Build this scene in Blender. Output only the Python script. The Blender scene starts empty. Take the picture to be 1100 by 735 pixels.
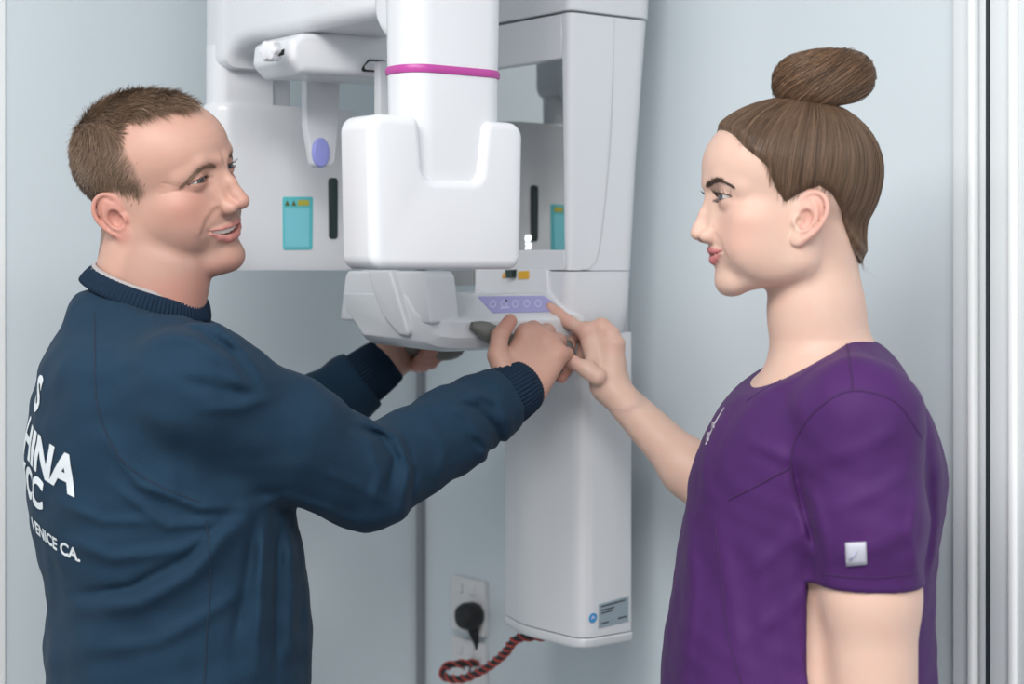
import bpy, bmesh, math, random, time
import numpy as np
from mathutils import Matrix, Vector
scene = bpy.context.scene
FPX, HOR, CAMZ = 1850.0, 288.0, 1.5
cam_data = bpy.data.cameras.new('camera'); cam = bpy.data.objects.new('camera', cam_data)
scene.collection.objects.link(cam); scene.camera = cam
cam.location = (0, 0, CAMZ); cam.rotation_euler = (math.pi/2, 0, 0)
cam_data.sensor_width = 36; cam_data.lens = 36*FPX/1100; cam_data.shift_y = -(735/2-HOR)/1100
cam_data.clip_end = 50
cam_data.dof.use_dof = True; cam_data.dof.focus_distance = 1.98; cam_data.dof.aperture_fstop = 4.5
def P(px, py, d):
    """point that the photograph shows at pixel (px, py), at distance d in front of the camera"""
    return np.array([(px-550)/FPX*d, d, CAMZ+(HOR-py)/FPX*d])
world = bpy.data.worlds.new('world'); scene.world = world; world.use_nodes = True
bg = world.node_tree.nodes['Background']; bg.inputs[0].default_value = (0.92, 0.96, 1.0, 1); bg.inputs[1].default_value = 0.80
def area(name, loc, to, sx, sy, energy, col):
    l = bpy.data.lights.new(name, 'AREA'); l.shape = 'RECTANGLE'; l.size = sx; l.size_y = sy; l.energy = energy; l.color = col
    o = bpy.data.objects.new(name, l); scene.collection.objects.link(o); o.location = loc
    o.rotation_euler = (Vector(to)-Vector(loc)).to_track_quat('-Z', 'Y').to_euler(); return o
area('ceiling_light_a', (-0.80, 0.35, 2.70), (-0.80, 0.35, 0), 1.2, 1.2, 50, (1.0, 0.98, 0.96))
area('ceiling_light_b', (0.35, -0.3, 2.70), (0.35, -0.3, 0), 1.2, 1.2, 50, (1.0, 0.98, 0.96))
scene.view_settings.view_transform = 'Standard'; scene.view_settings.look = 'None'; scene.view_settings.gamma = 1.0; scene.view_settings.use_curve_mapping = False
scene.view_settings.exposure = 0.10
# ---------------------------------------------------------------- implicit surface toolkit
F32 = np.float32
def A(*v): return np.array(v, dtype=F32)
def nrm(v):
    v = np.asarray(v, dtype=np.float64); return v/np.linalg.norm(v)
def smin(a, b, k):
    h = np.maximum(k-np.abs(a-b), 0.0)/k
    return np.minimum(a, b)-h*h*k*0.25
def smax(a, b, k): return -smin(-a, -b, k)
def ss(e0, e1, x):
    t = np.clip((x-e0)/(e1-e0), 0, 1); return t*t*(3-2*t)
def gauss(d, w): return np.exp(-(d/w)**2)
def ell(p, c, r, M=None):
    q = p-np.asarray(c, dtype=F32)
    if M is not None: q = q@np.asarray(M, dtype=F32)
    r = np.asarray(r, dtype=F32)
    k0 = np.sqrt(((q/r)**2).sum(1))+1e-9
    k1 = np.sqrt(((q/(r*r))**2).sum(1))+1e-9
    return k0*(k0-1.0)/k1
def sph(p, c, r):
    return np.sqrt(((p-np.asarray(c, dtype=F32))**2).sum(1))-r
def cone(p, a, b, r1, r2):
    a = np.asarray(a, dtype=F32); b = np.asarray(b, dtype=F32); ab = b-a
    t = np.clip(((p-a)@ab)/float(ab@ab), 0, 1)
    q = p-a-t[:, None]*ab
    return np.sqrt((q*q).sum(1))-(r1+(r2-r1)*t)
def chain(p, pts, rad, k=0.0):
    """tapered tube along a polyline (smooth union of its cones when k > 0)"""
    out = None
    for i in range(len(pts)-1):
        d = cone(p, pts[i], pts[i+1], rad[i], rad[i+1])
        out = d if out is None else (smin(out, d, k) if k > 0 else np.minimum(out, d))
    return out
def rot(ax, deg):
    return np.array(Matrix.Rotation(math.radians(deg), 3, ax))
def catmull(pts, n=8):
    pts = [np.asarray(q, dtype=np.float64) for q in pts]
    pts = [2*pts[0]-pts[1]]+pts+[2*pts[-1]-pts[-2]]
    out = []
    for i in range(1, len(pts)-2):
        a, b, c, d = pts[i-1], pts[i], pts[i+1], pts[i+2]
        for s in range(n):
            t = s/n
            out.append(0.5*((2*b)+(c-a)*t+(2*a-5*b+4*c-d)*t*t+(3*b-a-3*c+d)*t**3))
    out.append(pts[-2]); return np.array(out)
def table(z, zs, vs):
    """smooth interpolation of values tabulated at ascending zs"""
    zs = np.asarray(zs, float); vs = np.asarray(vs, float)
    i = np.clip(np.searchsorted(zs, z)-1, 0, len(zs)-2)
    m = np.gradient(vs, zs)
    h = zs[i+1]-zs[i]; t = np.clip((z-zs[i])/h, 0, 1)
    t2 = t*t; t3 = t2*t
    return ((2*t3-3*t2+1)*vs[i]+(t3-2*t2+t)*h*m[i]+(-2*t3+3*t2)*vs[i+1]+(t3-t2)*h*m[i+1]).astype(F32)

def surface(f, lo, hi, h, lip=1.6, newton=1, relax=1):
    """polygonise f = 0 inside the box on a grid of step h (sparse evaluation, surface nets)"""
    lo = np.asarray(lo, float); hi = np.asarray(hi, float)
    C = 4
    n = (np.ceil((hi-lo)/(h*C)).astype(int)+1)
    cx = [lo[i]+np.arange(n[i]+1)*h*C for i in range(3)]
    g = np.stack(np.meshgrid(*cx, indexing='ij'), -1).reshape(-1, 3).astype(F32)
    fc = f(g).reshape(n+1)
    near = np.abs(fc) < h*C*lip
    act = np.zeros(n, bool)
    for dx in (0, 1):
        for dy in (0, 1):
            for dz in (0, 1):
                act |= near[dx:dx+n[0], dy:dy+n[1], dz:dz+n[2]]
    N = n*C+1
    V = np.repeat(np.repeat(np.repeat(fc, C, 0), C, 1), C, 2)[:N[0], :N[1], :N[2]].astype(F32)
    need = np.zeros(N, bool)
    up = np.repeat(np.repeat(np.repeat(act, C, 0), C, 1), C, 2)
    for dx in (0, 1):
        for dy in (0, 1):
            for dz in (0, 1):
                need[dx:dx+n[0]*C, dy:dy+n[1]*C, dz:dz+n[2]*C] |= up
    idx = np.argwhere(need)
    pts = (lo+idx*h).astype(F32)
    vals = np.empty(len(pts), F32)
    for s in range(0, len(pts), 400000): vals[s:s+400000] = f(pts[s:s+400000])
    V[need] = vals
    S = V < 0
    a = S[:-1, :-1, :-1]; cnt = np.zeros(np.array(S.shape)-1, np.int8)
    for dx in (0, 1):
        for dy in (0, 1):
            for dz in (0, 1):
                cnt += S[dx:dx+a.shape[0], dy:dy+a.shape[1], dz:dz+a.shape[2]]
    cell = (cnt > 0) & (cnt < 8)
    ci = np.argwhere(cell)
    if len(ci) == 0: return np.zeros((0, 3)), np.zeros((0, 4), int)
    vid = -np.ones(cell.shape, np.int64); vid[cell] = np.arange(len(ci))
    acc = np.zeros((len(ci), 3)); num = np.zeros(len(ci))
    corners = [(0,0,0),(1,0,0),(0,1,0),(1,1,0),(0,0,1),(1,0,1),(0,1,1),(1,1,1)]
    cv = np.stack([V[ci[:, 0]+c[0], ci[:, 1]+c[1], ci[:, 2]+c[2]] for c in corners], 1)
    for i in range(8):
        for j in range(i+1, 8):
            d = np.array(corners[j])-np.array(corners[i])
            if np.abs(d).sum() != 1: continue
            m = (cv[:, i] < 0) != (cv[:, j] < 0)
            t = cv[m, i]/(cv[m, i]-cv[m, j])
            acc[m] += np.array(corners[i])+t[:, None]*d; num[m] += 1
    verts = lo+(ci+acc/num[:, None])*h
    faces = []
    for ax in range(3):
        u, w = (ax+1) % 3, (ax+2) % 3
        sl0 = [slice(None)]*3; sl1 = [slice(None)]*3
        sl0[ax] = slice(0, -1); sl1[ax] = slice(1, None)
        s0 = S[tuple(sl0)]; s1 = S[tuple(sl1)]
        e = np.argwhere(s0 != s1)
        ok = (e[:, u] > 0) & (e[:, w] > 0) & (e[:, u] < cell.shape[u]) & (e[:, w] < cell.shape[w])
        e = e[ok]
        flip = s0[e[:, 0], e[:, 1], e[:, 2]]
        q = []
        for du, dw in ((-1, -1), (0, -1), (0, 0), (-1, 0)):
            k = e.copy(); k[:, u] += du; k[:, w] += dw
            q.append(vid[k[:, 0], k[:, 1], k[:, 2]])
        q = np.stack(q, 1)
        q[~flip] = q[~flip][:, ::-1]
        faces.append(q)
    faces = np.concatenate(faces)
    faces = faces[(faces >= 0).all(1)]
    def smooth(v, it, lam):
        for _ in range(it):
            s = np.zeros_like(v); c = np.zeros(len(v))
            for k in range(4):
                i, j = faces[:, k], faces[:, (k+1) % 4]
                for ax in range(3):
                    s[:, ax] += np.bincount(i, v[j, ax], len(v))+np.bincount(j, v[i, ax], len(v))
                c += np.bincount(i, minlength=len(v))+np.bincount(j, minlength=len(v))
            m = c > 0
            v = v.copy(); v[m] += lam*(s[m]/c[m][:, None]-v[m])
        return v
    verts = smooth(verts, relax, 0.5)
    for _ in range(newton):
        v0 = f(verts.astype(F32)).astype(float); gr = grad(f, verts, h*0.5)
        l2 = (gr*gr).sum(1)+1e-3
        st = -(v0/l2)[:, None]*gr
        ln = np.sqrt((st*st).sum(1)); st *= np.minimum(1, h*0.8/(ln+1e-12))[:, None]
        verts = verts+st
    return verts, faces
def grad(f, v, e):
    v = v.astype(F32); g = np.empty((len(v), 3))
    for ax in range(3):
        d = np.zeros(3, F32); d[ax] = e
        g[:, ax] = (f(v+d)-f(v-d))/(2*e)
    return g
def join_geo(parts):
    vs, fs, o = [], [], 0
    for v, f in parts:
        vs.append(v); fs.append(f+o); o += len(v)
    return np.concatenate(vs), np.concatenate(fs)
def np_mesh(name, v, f, smooth=True):
    """mesh datablock from numpy verts and an (n,3) or (n,4) face array"""
    me = bpy.data.meshes.new(name)
    k = f.shape[1]
    me.vertices.add(len(v)); me.vertices.foreach_set('co', np.asarray(v, F32).ravel())
    me.loops.add(len(f)*k); me.loops.foreach_set('vertex_index', f.astype(np.int32).ravel())
    me.polygons.add(len(f)); me.polygons.foreach_set('loop_start', np.arange(0, len(f)*k, k, dtype=np.int32))
    me.update(calc_edges=True)
    if smooth: me.polygons.foreach_set('use_smooth', np.ones(len(f), bool))
    me.validate(); me.update()
    return me
def set_color(me, name, col):
    c = np.ones((len(me.vertices), 4), F32); c[:, :col.shape[1]] = col
    at = me.color_attributes.new(name, 'FLOAT_COLOR', 'POINT')
    at.data.foreach_set('color', c.ravel())
def tubes(paths, rads, sides=3):
    """many thin tubes: paths (n,m,3), rads (n,m) -> verts, quads"""
    n, m, _ = paths.shape
    T = np.gradient(paths, axis=1); T /= np.linalg.norm(T, axis=2, keepdims=True)+1e-12
    r0 = np.where(np.abs(T[:, 0, 2:3]) < 0.8, np.array([0, 0, 1.0]), np.array([1.0, 0, 0]))
    Nn = np.empty_like(T); cur = np.cross(T[:, 0], r0)
    for i in range(m):            # carry the frame along the strand so that it never flips
        cur = cur-T[:, i]*(cur*T[:, i]).sum(1, keepdims=True); cur /= np.linalg.norm(cur, axis=1, keepdims=True)+1e-12
        Nn[:, i] = cur
    B = np.cross(T, Nn)
    v = np.empty((n, m, sides, 3))
    for s in range(sides):
        a = 2*math.pi*s/sides
        v[:, :, s] = paths+rads[..., None]*(math.cos(a)*Nn+math.sin(a)*B)
    base = (np.arange(n)*m*sides)[:, None, None]
    i = np.arange(m-1)[None, :, None]; s = np.arange(sides)[None, None, :]
    s2 = (s+1) % sides
    q = np.stack([base+i*sides+s, base+i*sides+s2, base+(i+1)*sides+s2, base+(i+1)*sides+s], -1).reshape(-1, 4)
    return v.reshape(-1, 3), q
# ---------------------------------------------------------------- scene helpers
COL = scene.collection
def link(o, parent=None):
    COL.objects.link(o)
    if parent is not None: o.parent = parent; o.matrix_parent_inverse = parent.matrix_world.inverted() if False else Matrix.Translation(-Vector(parent.location)) if parent.type == 'EMPTY' and parent.parent is None else Matrix.Identity(4)
    return o
def thing(name, label, cat, loc=(0, 0, 0), group=None):
    o = bpy.data.objects.new(name, None); o.location = loc; o.empty_display_size = 0.05; COL.objects.link(o)
    o['label'] = label; o['category'] = cat
    if group: o['group'] = group
    return o
def add(name, me, mat, parent=None, label=None):
    """mesh data in world coordinates as an object under parent (things stand unrotated, so only their offset is undone)"""
    o = bpy.data.objects.new(name, me)
    if mat is not None: me.materials.append(mat)
    COL.objects.link(o)
    if parent is not None:
        root = parent
        o.parent = parent
        if parent.type == 'EMPTY': o.matrix_parent_inverse = Matrix.Translation(-Vector(parent.location))
        else: o.matrix_parent_inverse = Matrix.Identity(4)
    if label: o['label'] = label
    return o
def structure(o): o['kind'] = 'structure'; return o
def text_mesh(body, size, bold=0.0):
    cu = bpy.data.curves.new('t', 'FONT'); cu.body = body; cu.size = size; cu.offset = bold; cu.resolution_u = 4
    o = bpy.data.objects.new('t', cu); COL.objects.link(o); dg = bpy.context.evaluated_depsgraph_get(); me = bpy.data.meshes.new_from_object(o.evaluated_get(dg))
    bpy.data.objects.remove(o); bpy.data.curves.remove(cu)
    bm = bmesh.new(); bm.from_mesh(me); bpy.data.meshes.remove(me)
    return bm

# ---------------------------------------------------------------- materials
def mat(name, col, rough=0.5, metal=0.0, spec=0.5, coat=0.0, noise=None, bump=None, sheen=0.0, emit=None):
    m = bpy.data.materials.new(name); m.use_nodes = True; nt = m.node_tree; b = nt.nodes['Principled BSDF']
    b.inputs['Base Color'].default_value = (*col, 1); b.inputs['Roughness'].default_value = rough; b.inputs['Metallic'].default_value = metal
    b.inputs['Specular IOR Level'].default_value = spec; b.inputs['Coat Weight'].default_value = coat; b.inputs['Coat Roughness'].default_value = 0.08
    if sheen: b.inputs['Sheen Weight'].default_value = sheen; b.inputs['Sheen Roughness'].default_value = 0.5
    tc = nt.nodes.new('ShaderNodeTexCoord')
    if noise:
        sc, col2, amt = noise
        n = nt.nodes.new('ShaderNodeTexNoise'); n.inputs['Scale'].default_value = sc; n.inputs['Detail'].default_value = 4
        nt.links.new(tc.outputs['Object'], n.inputs['Vector'])
        mx = nt.nodes.new('ShaderNodeMix'); mx.data_type = 'RGBA'
        mx.inputs[6].default_value = (*col, 1); mx.inputs[7].default_value = (*col2, 1)
        mr = nt.nodes.new('ShaderNodeMapRange'); mr.inputs['From Min'].default_value = 0.35; mr.inputs['From Max'].default_value = 0.7; mr.inputs['To Max'].default_value = amt
        nt.links.new(n.outputs['Fac'], mr.inputs['Value']); nt.links.new(mr.outputs[0], mx.inputs[0]); nt.links.new(mx.outputs[2], b.inputs['Base Color'])
    if bump:
        sc, st, dist = bump
        n = nt.nodes.new('ShaderNodeTexNoise'); n.inputs['Scale'].default_value = sc; n.inputs['Detail'].default_value = 3
        nt.links.new(tc.outputs['Object'], n.inputs['Vector'])
        bp = nt.nodes.new('ShaderNodeBump'); bp.inputs['Strength'].default_value = st; bp.inputs['Distance'].default_value = dist
        nt.links.new(n.outputs['Fac'], bp.inputs['Height']); nt.links.new(bp.outputs[0], b.inputs['Normal'])
    if emit:
        b.inputs['Emission Color'].default_value = (*emit[0], 1); b.inputs['Emission Strength'].default_value = emit[1]
    return m
def skin_mat(name, sss):
    m = mat(name, (0.6, 0.4, 0.3), 0.48, spec=0.4, bump=(900, 0.18, 0.0006)); nt = m.node_tree; b = nt.nodes['Principled BSDF']
    a = nt.nodes.new('ShaderNodeVertexColor'); a.layer_name = 'skin'
    n = nt.nodes.new('ShaderNodeTexNoise'); n.inputs['Scale'].default_value = 55; n.inputs['Detail'].default_value = 5
    tc = nt.nodes.new('ShaderNodeTexCoord'); nt.links.new(tc.outputs['Object'], n.inputs['Vector'])
    mr = nt.nodes.new('ShaderNodeMapRange'); mr.inputs['From Min'].default_value = 0.3; mr.inputs['From Max'].default_value = 0.75; mr.inputs['To Min'].default_value = 0.0; mr.inputs['To Max'].default_value = 0.22
    mx = nt.nodes.new('ShaderNodeMix'); mx.data_type = 'RGBA'; mx.blend_type = 'MULTIPLY'; mx.inputs[7].default_value = (1.0, 0.72, 0.66, 1)
    nt.links.new(n.outputs['Fac'], mr.inputs['Value']); nt.links.new(mr.outputs[0], mx.inputs[0]); nt.links.new(a.outputs['Color'], mx.inputs[6])
    nt.links.new(mx.outputs[2], b.inputs['Base Color'])
    b.inputs['Subsurface Weight'].default_value = sss; b.inputs['Subsurface Radius'].default_value = (1.0, 0.35, 0.2); b.inputs['Subsurface Scale'].default_value = 0.004
    return m
def vcol_mat(name, rough, spec=0.5, coat=0.0, layer='tint'):
    m = mat(name, (0.5, 0.5, 0.5), rough, spec=spec, coat=coat); nt = m.node_tree; b = nt.nodes['Principled BSDF']
    a = nt.nodes.new('ShaderNodeVertexColor'); a.layer_name = layer; nt.links.new(a.outputs['Color'], b.inputs['Base Color'])
    return m
def fabric_mat(name, col, col2, weave, sheen=0.3, rough=0.85, strength=0.25):
    m = mat(name, col, rough, spec=0.2, noise=(9, col2, 0.6), sheen=sheen); nt = m.node_tree; b = nt.nodes['Principled BSDF']
    tc = nt.nodes.new('ShaderNodeTexCoord'); w = nt.nodes.new('ShaderNodeTexNoise'); w.inputs['Scale'].default_value = weave; w.inputs['Detail'].default_value = 2
    nt.links.new(tc.outputs['Object'], w.inputs['Vector'])
    bp = nt.nodes.new('ShaderNodeBump'); bp.inputs['Strength'].default_value = strength; bp.inputs['Distance'].default_value = 0.0015
    nt.links.new(w.outputs['Fac'], bp.inputs['Height']); nt.links.new(bp.outputs[0], b.inputs['Normal'])
    return m
M = {}
M['skin_man'] = skin_mat('skin_man', 0.15); M['skin_woman'] = skin_mat('skin_woman', 0.15)
M['hair'] = vcol_mat('hair_strands', 0.42, 0.4); M['eye'] = vcol_mat('eye', 0.08, 0.6, coat=0.6); M['tooth'] = mat('tooth', (0.88, 0.85, 0.78), 0.25)
M['navy'] = fabric_mat('navy_fleece', (0.0085, 0.028, 0.054), (0.011, 0.035, 0.065), 420, sheen=0.02)
M['navy_rib'] = fabric_mat('navy_rib', (0.006, 0.019, 0.040), (0.007, 0.023, 0.046), 500, sheen=0.02)
M['purple'] = fabric_mat('purple_poplin', (0.052, 0.012, 0.090), (0.066, 0.016, 0.108), 700, sheen=0.03, rough=0.65)
M['print'] = mat('white_print', (0.62, 0.66, 0.68), 0.7); M['dark_cloth'] = fabric_mat('dark_trousers', (0.02, 0.022, 0.028), (0.03, 0.03, 0.035), 400)
M['shoe'] = mat('shoe_leather', (0.02, 0.02, 0.02), 0.4); M['tag'] = mat('silver_tag', (0.44, 0.44, 0.50), 0.6); M['undershirt'] = fabric_mat('grey_undershirt', (0.35, 0.33, 0.33), (0.4, 0.38, 0.38), 400)
# ---------------------------------------------------------------- machine frame: u towards the wall the machine hangs on, v along that wall (away to the left), z up
TH = math.radians(38)
E2 = np.array([-math.sin(TH), math.cos(TH), 0]); E1 = np.array([math.cos(TH), math.sin(TH), 0])
CM = np.array([(465-550)/FPX*2.02, 2.02, 0])+0.25*E2
WALL_U = 0.485; CORNER_V = 0.465
def W3(u, v, z): return CM+u*E1+v*E2+np.array([0, 0, z])
def on_v(px, py, v):
    """(u, z) of the pixel on the plane v = const"""
    k = (px-550)/FPX; p = CM+v*E2; u = (k*p[1]-p[0])/(E1[0]-k*E1[1]); d = p[1]+u*E1[1]
    return u, CAMZ+(HOR-py)/FPX*d
def on_u(px, py, u):
    """(v, z) of the pixel on the plane u = const"""
    k = (px-550)/FPX; p = CM+u*E1; v = (k*p[1]-p[0])/(E2[0]-k*E2[1]); d = p[1]+v*E2[1]
    return v, CAMZ+(HOR-py)/FPX*d
def round_poly(pts, rad, seg=6):
    """polygon with its corners rounded (rad: one radius or one per corner)"""
    n = len(pts); rad = [rad]*n if np.isscalar(rad) else rad; out = []
    for i in range(n):
        p = np.array(pts[i], float); a = np.array(pts[i-1], float)-p; b = np.array(pts[(i+1) % n], float)-p
        la, lb = np.linalg.norm(a), np.linalg.norm(b); a /= la; b /= lb
        ang = math.acos(max(-1, min(1, float(a@b)))); r = rad[i]
        if r <= 0 or ang > math.pi-0.02: out.append(p); continue
        t = min(r/math.tan(ang/2), la*0.49, lb*0.49); r = t*math.tan(ang/2)
        c = p+nrm(a+b)*(r/math.sin(ang/2)); s = p+a*t-c; e = p+b*t-c
        th = math.acos(max(-1, min(1, float(s@e)/(r*r+1e-12))))
        for k in range(seg+1):
            f = k/seg; out.append(c+(math.sin((1-f)*th)*s+math.sin(f*th)*e)/max(math.sin(th), 1e-6))
    return np.array(out)
def loft(name, rings, material, parent, caps=True, smooth=True, bevel=0.0, seg=4, label=None):
    """closed rings of world points, same count each, joined in order"""
    rings = [np.asarray(r) for r in rings]; n = len(rings[0]); bm = bmesh.new()
    vs = [[bm.verts.new(p) for p in r] for r in rings]
    for a, b in zip(vs[:-1], vs[1:]):
        for i in range(n): bm.faces.new((a[i], a[(i+1) % n], b[(i+1) % n], b[i]))
    if caps: bm.faces.new(list(reversed(vs[0]))); bm.faces.new(vs[-1])
    bmesh.ops.recalc_face_normals(bm, faces=bm.faces)
    if bevel > 0:
        ed = [e for e in bm.edges if len(e.link_faces) == 2 and e.calc_face_angle(0) > math.radians(32)]
        bmesh.ops.bevel(bm, geom=ed, offset=bevel, segments=seg, profile=0.5, affect='EDGES', clamp_overlap=True)
    me = bpy.data.meshes.new(name); bm.to_mesh(me); bm.free()
    if smooth:
        me.polygons.foreach_set('use_smooth', np.ones(len(me.polygons), bool))
        me.set_sharp_from_angle(angle=math.radians(40))
    return add(name, me, material, parent, label)
def slab_v(name, poly, v0, v1, material, parent, rad=0.0, bevel=0.004, seg=4, label=None):
    """outline in (u, z), from v0 to v1"""
    r = round_poly(poly, rad); return loft(name, [[W3(u, v, z) for u, z in r] for v in (v0, v1)], material, parent, bevel=bevel, seg=seg, label=label)
def slab_u(name, poly, u0, u1, material, parent, rad=0.0, bevel=0.004, seg=4, label=None):
    """outline in (v, z), from u0 to u1"""
    r = round_poly(poly, rad); return loft(name, [[W3(u, v, z) for v, z in r] for u in (u0, u1)], material, parent, bevel=bevel, seg=seg, label=label)
def slab_z(name, poly, z0, z1, material, parent, rad=0.0, bevel=0.004, seg=4, label=None):
    r = round_poly(poly, rad); return loft(name, [[W3(u, v, z) for u, v in r] for z in (z0, z1)], material, parent, bevel=bevel, seg=seg, label=label)
def rect(a0, a1, b0, b1): return [(a0, b0), (a1, b0), (a1, b1), (a0, b1)]
def tube(name, pts, r, material, parent, sides=14, n=8, flat=None, label=None, smooth=True):
    c = catmull(pts, n); rr = np.interp(np.linspace(0, 1, len(c)), np.linspace(0, 1, len(r)), r) if not np.isscalar(r) else np.full(len(c), r)
    v, q = tubes(c[None], rr[None], sides)
    k = len(c); v = np.concatenate([v, c[:1], c[-1:]]); o = k*sides
    q = np.concatenate([q]+[np.array([[s, o, o, (s+1) % sides] for s in range(0)]).reshape(-1, 4).astype(int)])
    me = bpy.data.meshes.new(name); fs = [tuple(x) for x in q]+[(s, (s+1) % sides, o) for s in range(sides)]+[((k-1)*sides+(s+1) % sides, (k-1)*sides+s, o+1) for s in range(sides)]
    me.from_pydata([tuple(x) for x in v], [], fs); me.polygons.foreach_set('use_smooth', np.ones(len(me.polygons), bool)); me.update()
    return add(name, me, material, parent, label)
M['wall'] = mat('wall_panel', (0.675, 0.745, 0.78), 0.30, spec=0.4, noise=(1.5, (0.655, 0.725, 0.762), 0.6))
M['ceiling'] = mat('ceiling_paint', (0.8, 0.8, 0.8), 0.9); M['floor'] = mat('vinyl_floor', (0.30, 0.31, 0.32), 0.5, noise=(6, (0.26, 0.27, 0.28), 0.8))
M['trim'] = mat('painted_aluminium', (0.74, 0.78, 0.79), 0.35); M['trim_lit'] = mat('lit_aluminium', (0.88, 0.90, 0.90), 0.3); M['gap'] = mat('rubber_gap', (0.02, 0.03, 0.035), 0.6)  # trim_lit: lighter copy of trim, light on the ridges put into the colour
M['corner'] = mat('grey_corner_strip', (0.24, 0.26, 0.29), 0.45)
HZ = 2.75
def room_slab(name, a, b, z0, z1, thick_dir, material):
    r0 = [W3(*a, z0), W3(*b, z0), W3(*b, z1), W3(*a, z1)]; t = thick_dir*0.08
    o = loft(name, [r0, [p+t for p in r0]], material, None, smooth=False); return structure(o)
room_slab('wall_back', (WALL_U, CORNER_V), (WALL_U, -1.9), 0, HZ, E1, M['wall'])
room_slab('wall_left', (WALL_U, CORNER_V), (-1.5, CORNER_V), 0, HZ, E2, M['wall'])
fl = [W3(WALL_U+.08, CORNER_V+.08, 0), W3(WALL_U+.08, -3.6, 0), W3(-3.2, -3.6, 0), W3(-3.2, CORNER_V+.08, 0)]
structure(loft('floor', [fl, [p+np.array([0, 0, -0.08]) for p in fl]], M['floor'], None, smooth=False))
structure(loft('ceiling', [[p+np.array([0, 0, HZ]) for p in fl], [p+np.array([0, 0, HZ+.08]) for p in fl]], M['ceiling'], None, smooth=False))
structure(slab_z('trim_1', rect(WALL_U-.012, WALL_U, CORNER_V-.012, CORNER_V), 0, HZ, M['corner'], None, bevel=0.001, seg=1))
def on_wall(name, px0, px1, out, material, z0=0.0, z1=2.3, bevel=0.002):
    v0 = on_u(px0, 300, WALL_U)[0]; v1 = on_u(px1, 300, WALL_U)[0]
    return structure(slab_z(name, rect(WALL_U-out, WALL_U, v1, v0), z0, z1, material, None, rad=0, bevel=bevel, seg=3))
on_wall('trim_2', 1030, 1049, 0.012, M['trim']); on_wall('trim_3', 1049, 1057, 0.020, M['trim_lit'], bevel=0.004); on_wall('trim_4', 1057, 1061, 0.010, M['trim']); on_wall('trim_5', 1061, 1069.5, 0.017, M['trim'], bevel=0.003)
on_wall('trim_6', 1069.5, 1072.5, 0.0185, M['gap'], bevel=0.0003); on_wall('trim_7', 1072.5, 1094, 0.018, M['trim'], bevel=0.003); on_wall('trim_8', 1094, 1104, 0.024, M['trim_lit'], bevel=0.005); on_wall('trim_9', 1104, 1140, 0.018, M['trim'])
u0 = on_v(-4, 300, CORNER_V)[0]; u1 = on_v(5, 300, CORNER_V)[0]
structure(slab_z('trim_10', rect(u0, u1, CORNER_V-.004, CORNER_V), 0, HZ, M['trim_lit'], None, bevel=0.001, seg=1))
# ---------------------------------------------------------------- panoramic x-ray machine
M['white'] = mat('white_plastic', (0.71, 0.72, 0.745), 0.22, spec=0.5); M['white2'] = mat('satin_white_plastic', (0.67, 0.68, 0.705), 0.4)
M['ring'] = mat('magenta_ring', (0.45, 0.055, 0.30), 0.35); M['mirror'] = mat('mirror_glass', (0.62, 0.63, 0.62), 0.02, metal=1.0); M['seam'] = mat('slot_shade', (0.25, 0.26, 0.27), 0.7)
M['seam_line'] = mat('panel_joint', (0.55, 0.56, 0.57), 0.6); M['lavender'] = mat('lavender_film', (0.36, 0.34, 0.62), 0.35); M['pad'] = mat('lavender_pad', (0.28, 0.30, 0.68), 0.4); M['dark'] = mat('dark_window', (0.012, 0.03, 0.028), 0.12); M['black'] = mat('black_plastic', (0.012, 0.012, 0.013), 0.4)
M['teal'] = mat('teal_label', (0.10, 0.52, 0.56), 0.3); M['teal2'] = mat('pale_teal_label', (0.20, 0.60, 0.68), 0.35); M['amber'] = mat('amber_sticker', (0.75, 0.40, 0.02), 0.4); M['olive'] = mat('dark_print', (0.10, 0.12, 0.03), 0.5); M['yellow'] = mat('yellow_print', (0.45, 0.42, 0.05), 0.5)
M['grip'] = mat('grey_grip', (0.17, 0.17, 0.155), 0.45); M['grip_dark'] = mat('grip_side', (0.05, 0.05, 0.05), 0.5); M['plate'] = mat('rating_plate', (0.30, 0.37, 0.42), 0.35); M['ink'] = mat('ink', (0.04, 0.05, 0.06), 0.6); M['blue'] = mat('blue_logo', (0.03, 0.28, 0.60), 0.4); M['led'] = mat('lit_digits', (0.9, 0.95, 1.0), 0.5, emit=((0.85, 0.93, 1.0), 1.6))
M['white_ink'] = mat('white_ink', (0.58, 0.56, 0.78), 0.5)
xr = thing('xray_machine', 'white wall-mounted dental panoramic x-ray machine with magenta ring and lavender key panel', 'x-ray machine', tuple(W3(0.35, 0, 0)))
W = M['white']
def sect(u0, u1, v0, v1, r):   # corner radii: near front, near back, far back, far front
    return round_poly([(u0, v0), (u1, v0), (u1, v1), (u0, v1)], r, 8)
def tower(name, rows, mtl, parent, bevel=0.004, label=None):
    """rows: (z, u0, u1, v0, v1, radii)"""
    return loft(name, [[W3(u, v, r[0]) for u, v in sect(*r[1:])] for r in rows], mtl, parent, bevel=bevel, label=label)
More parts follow.
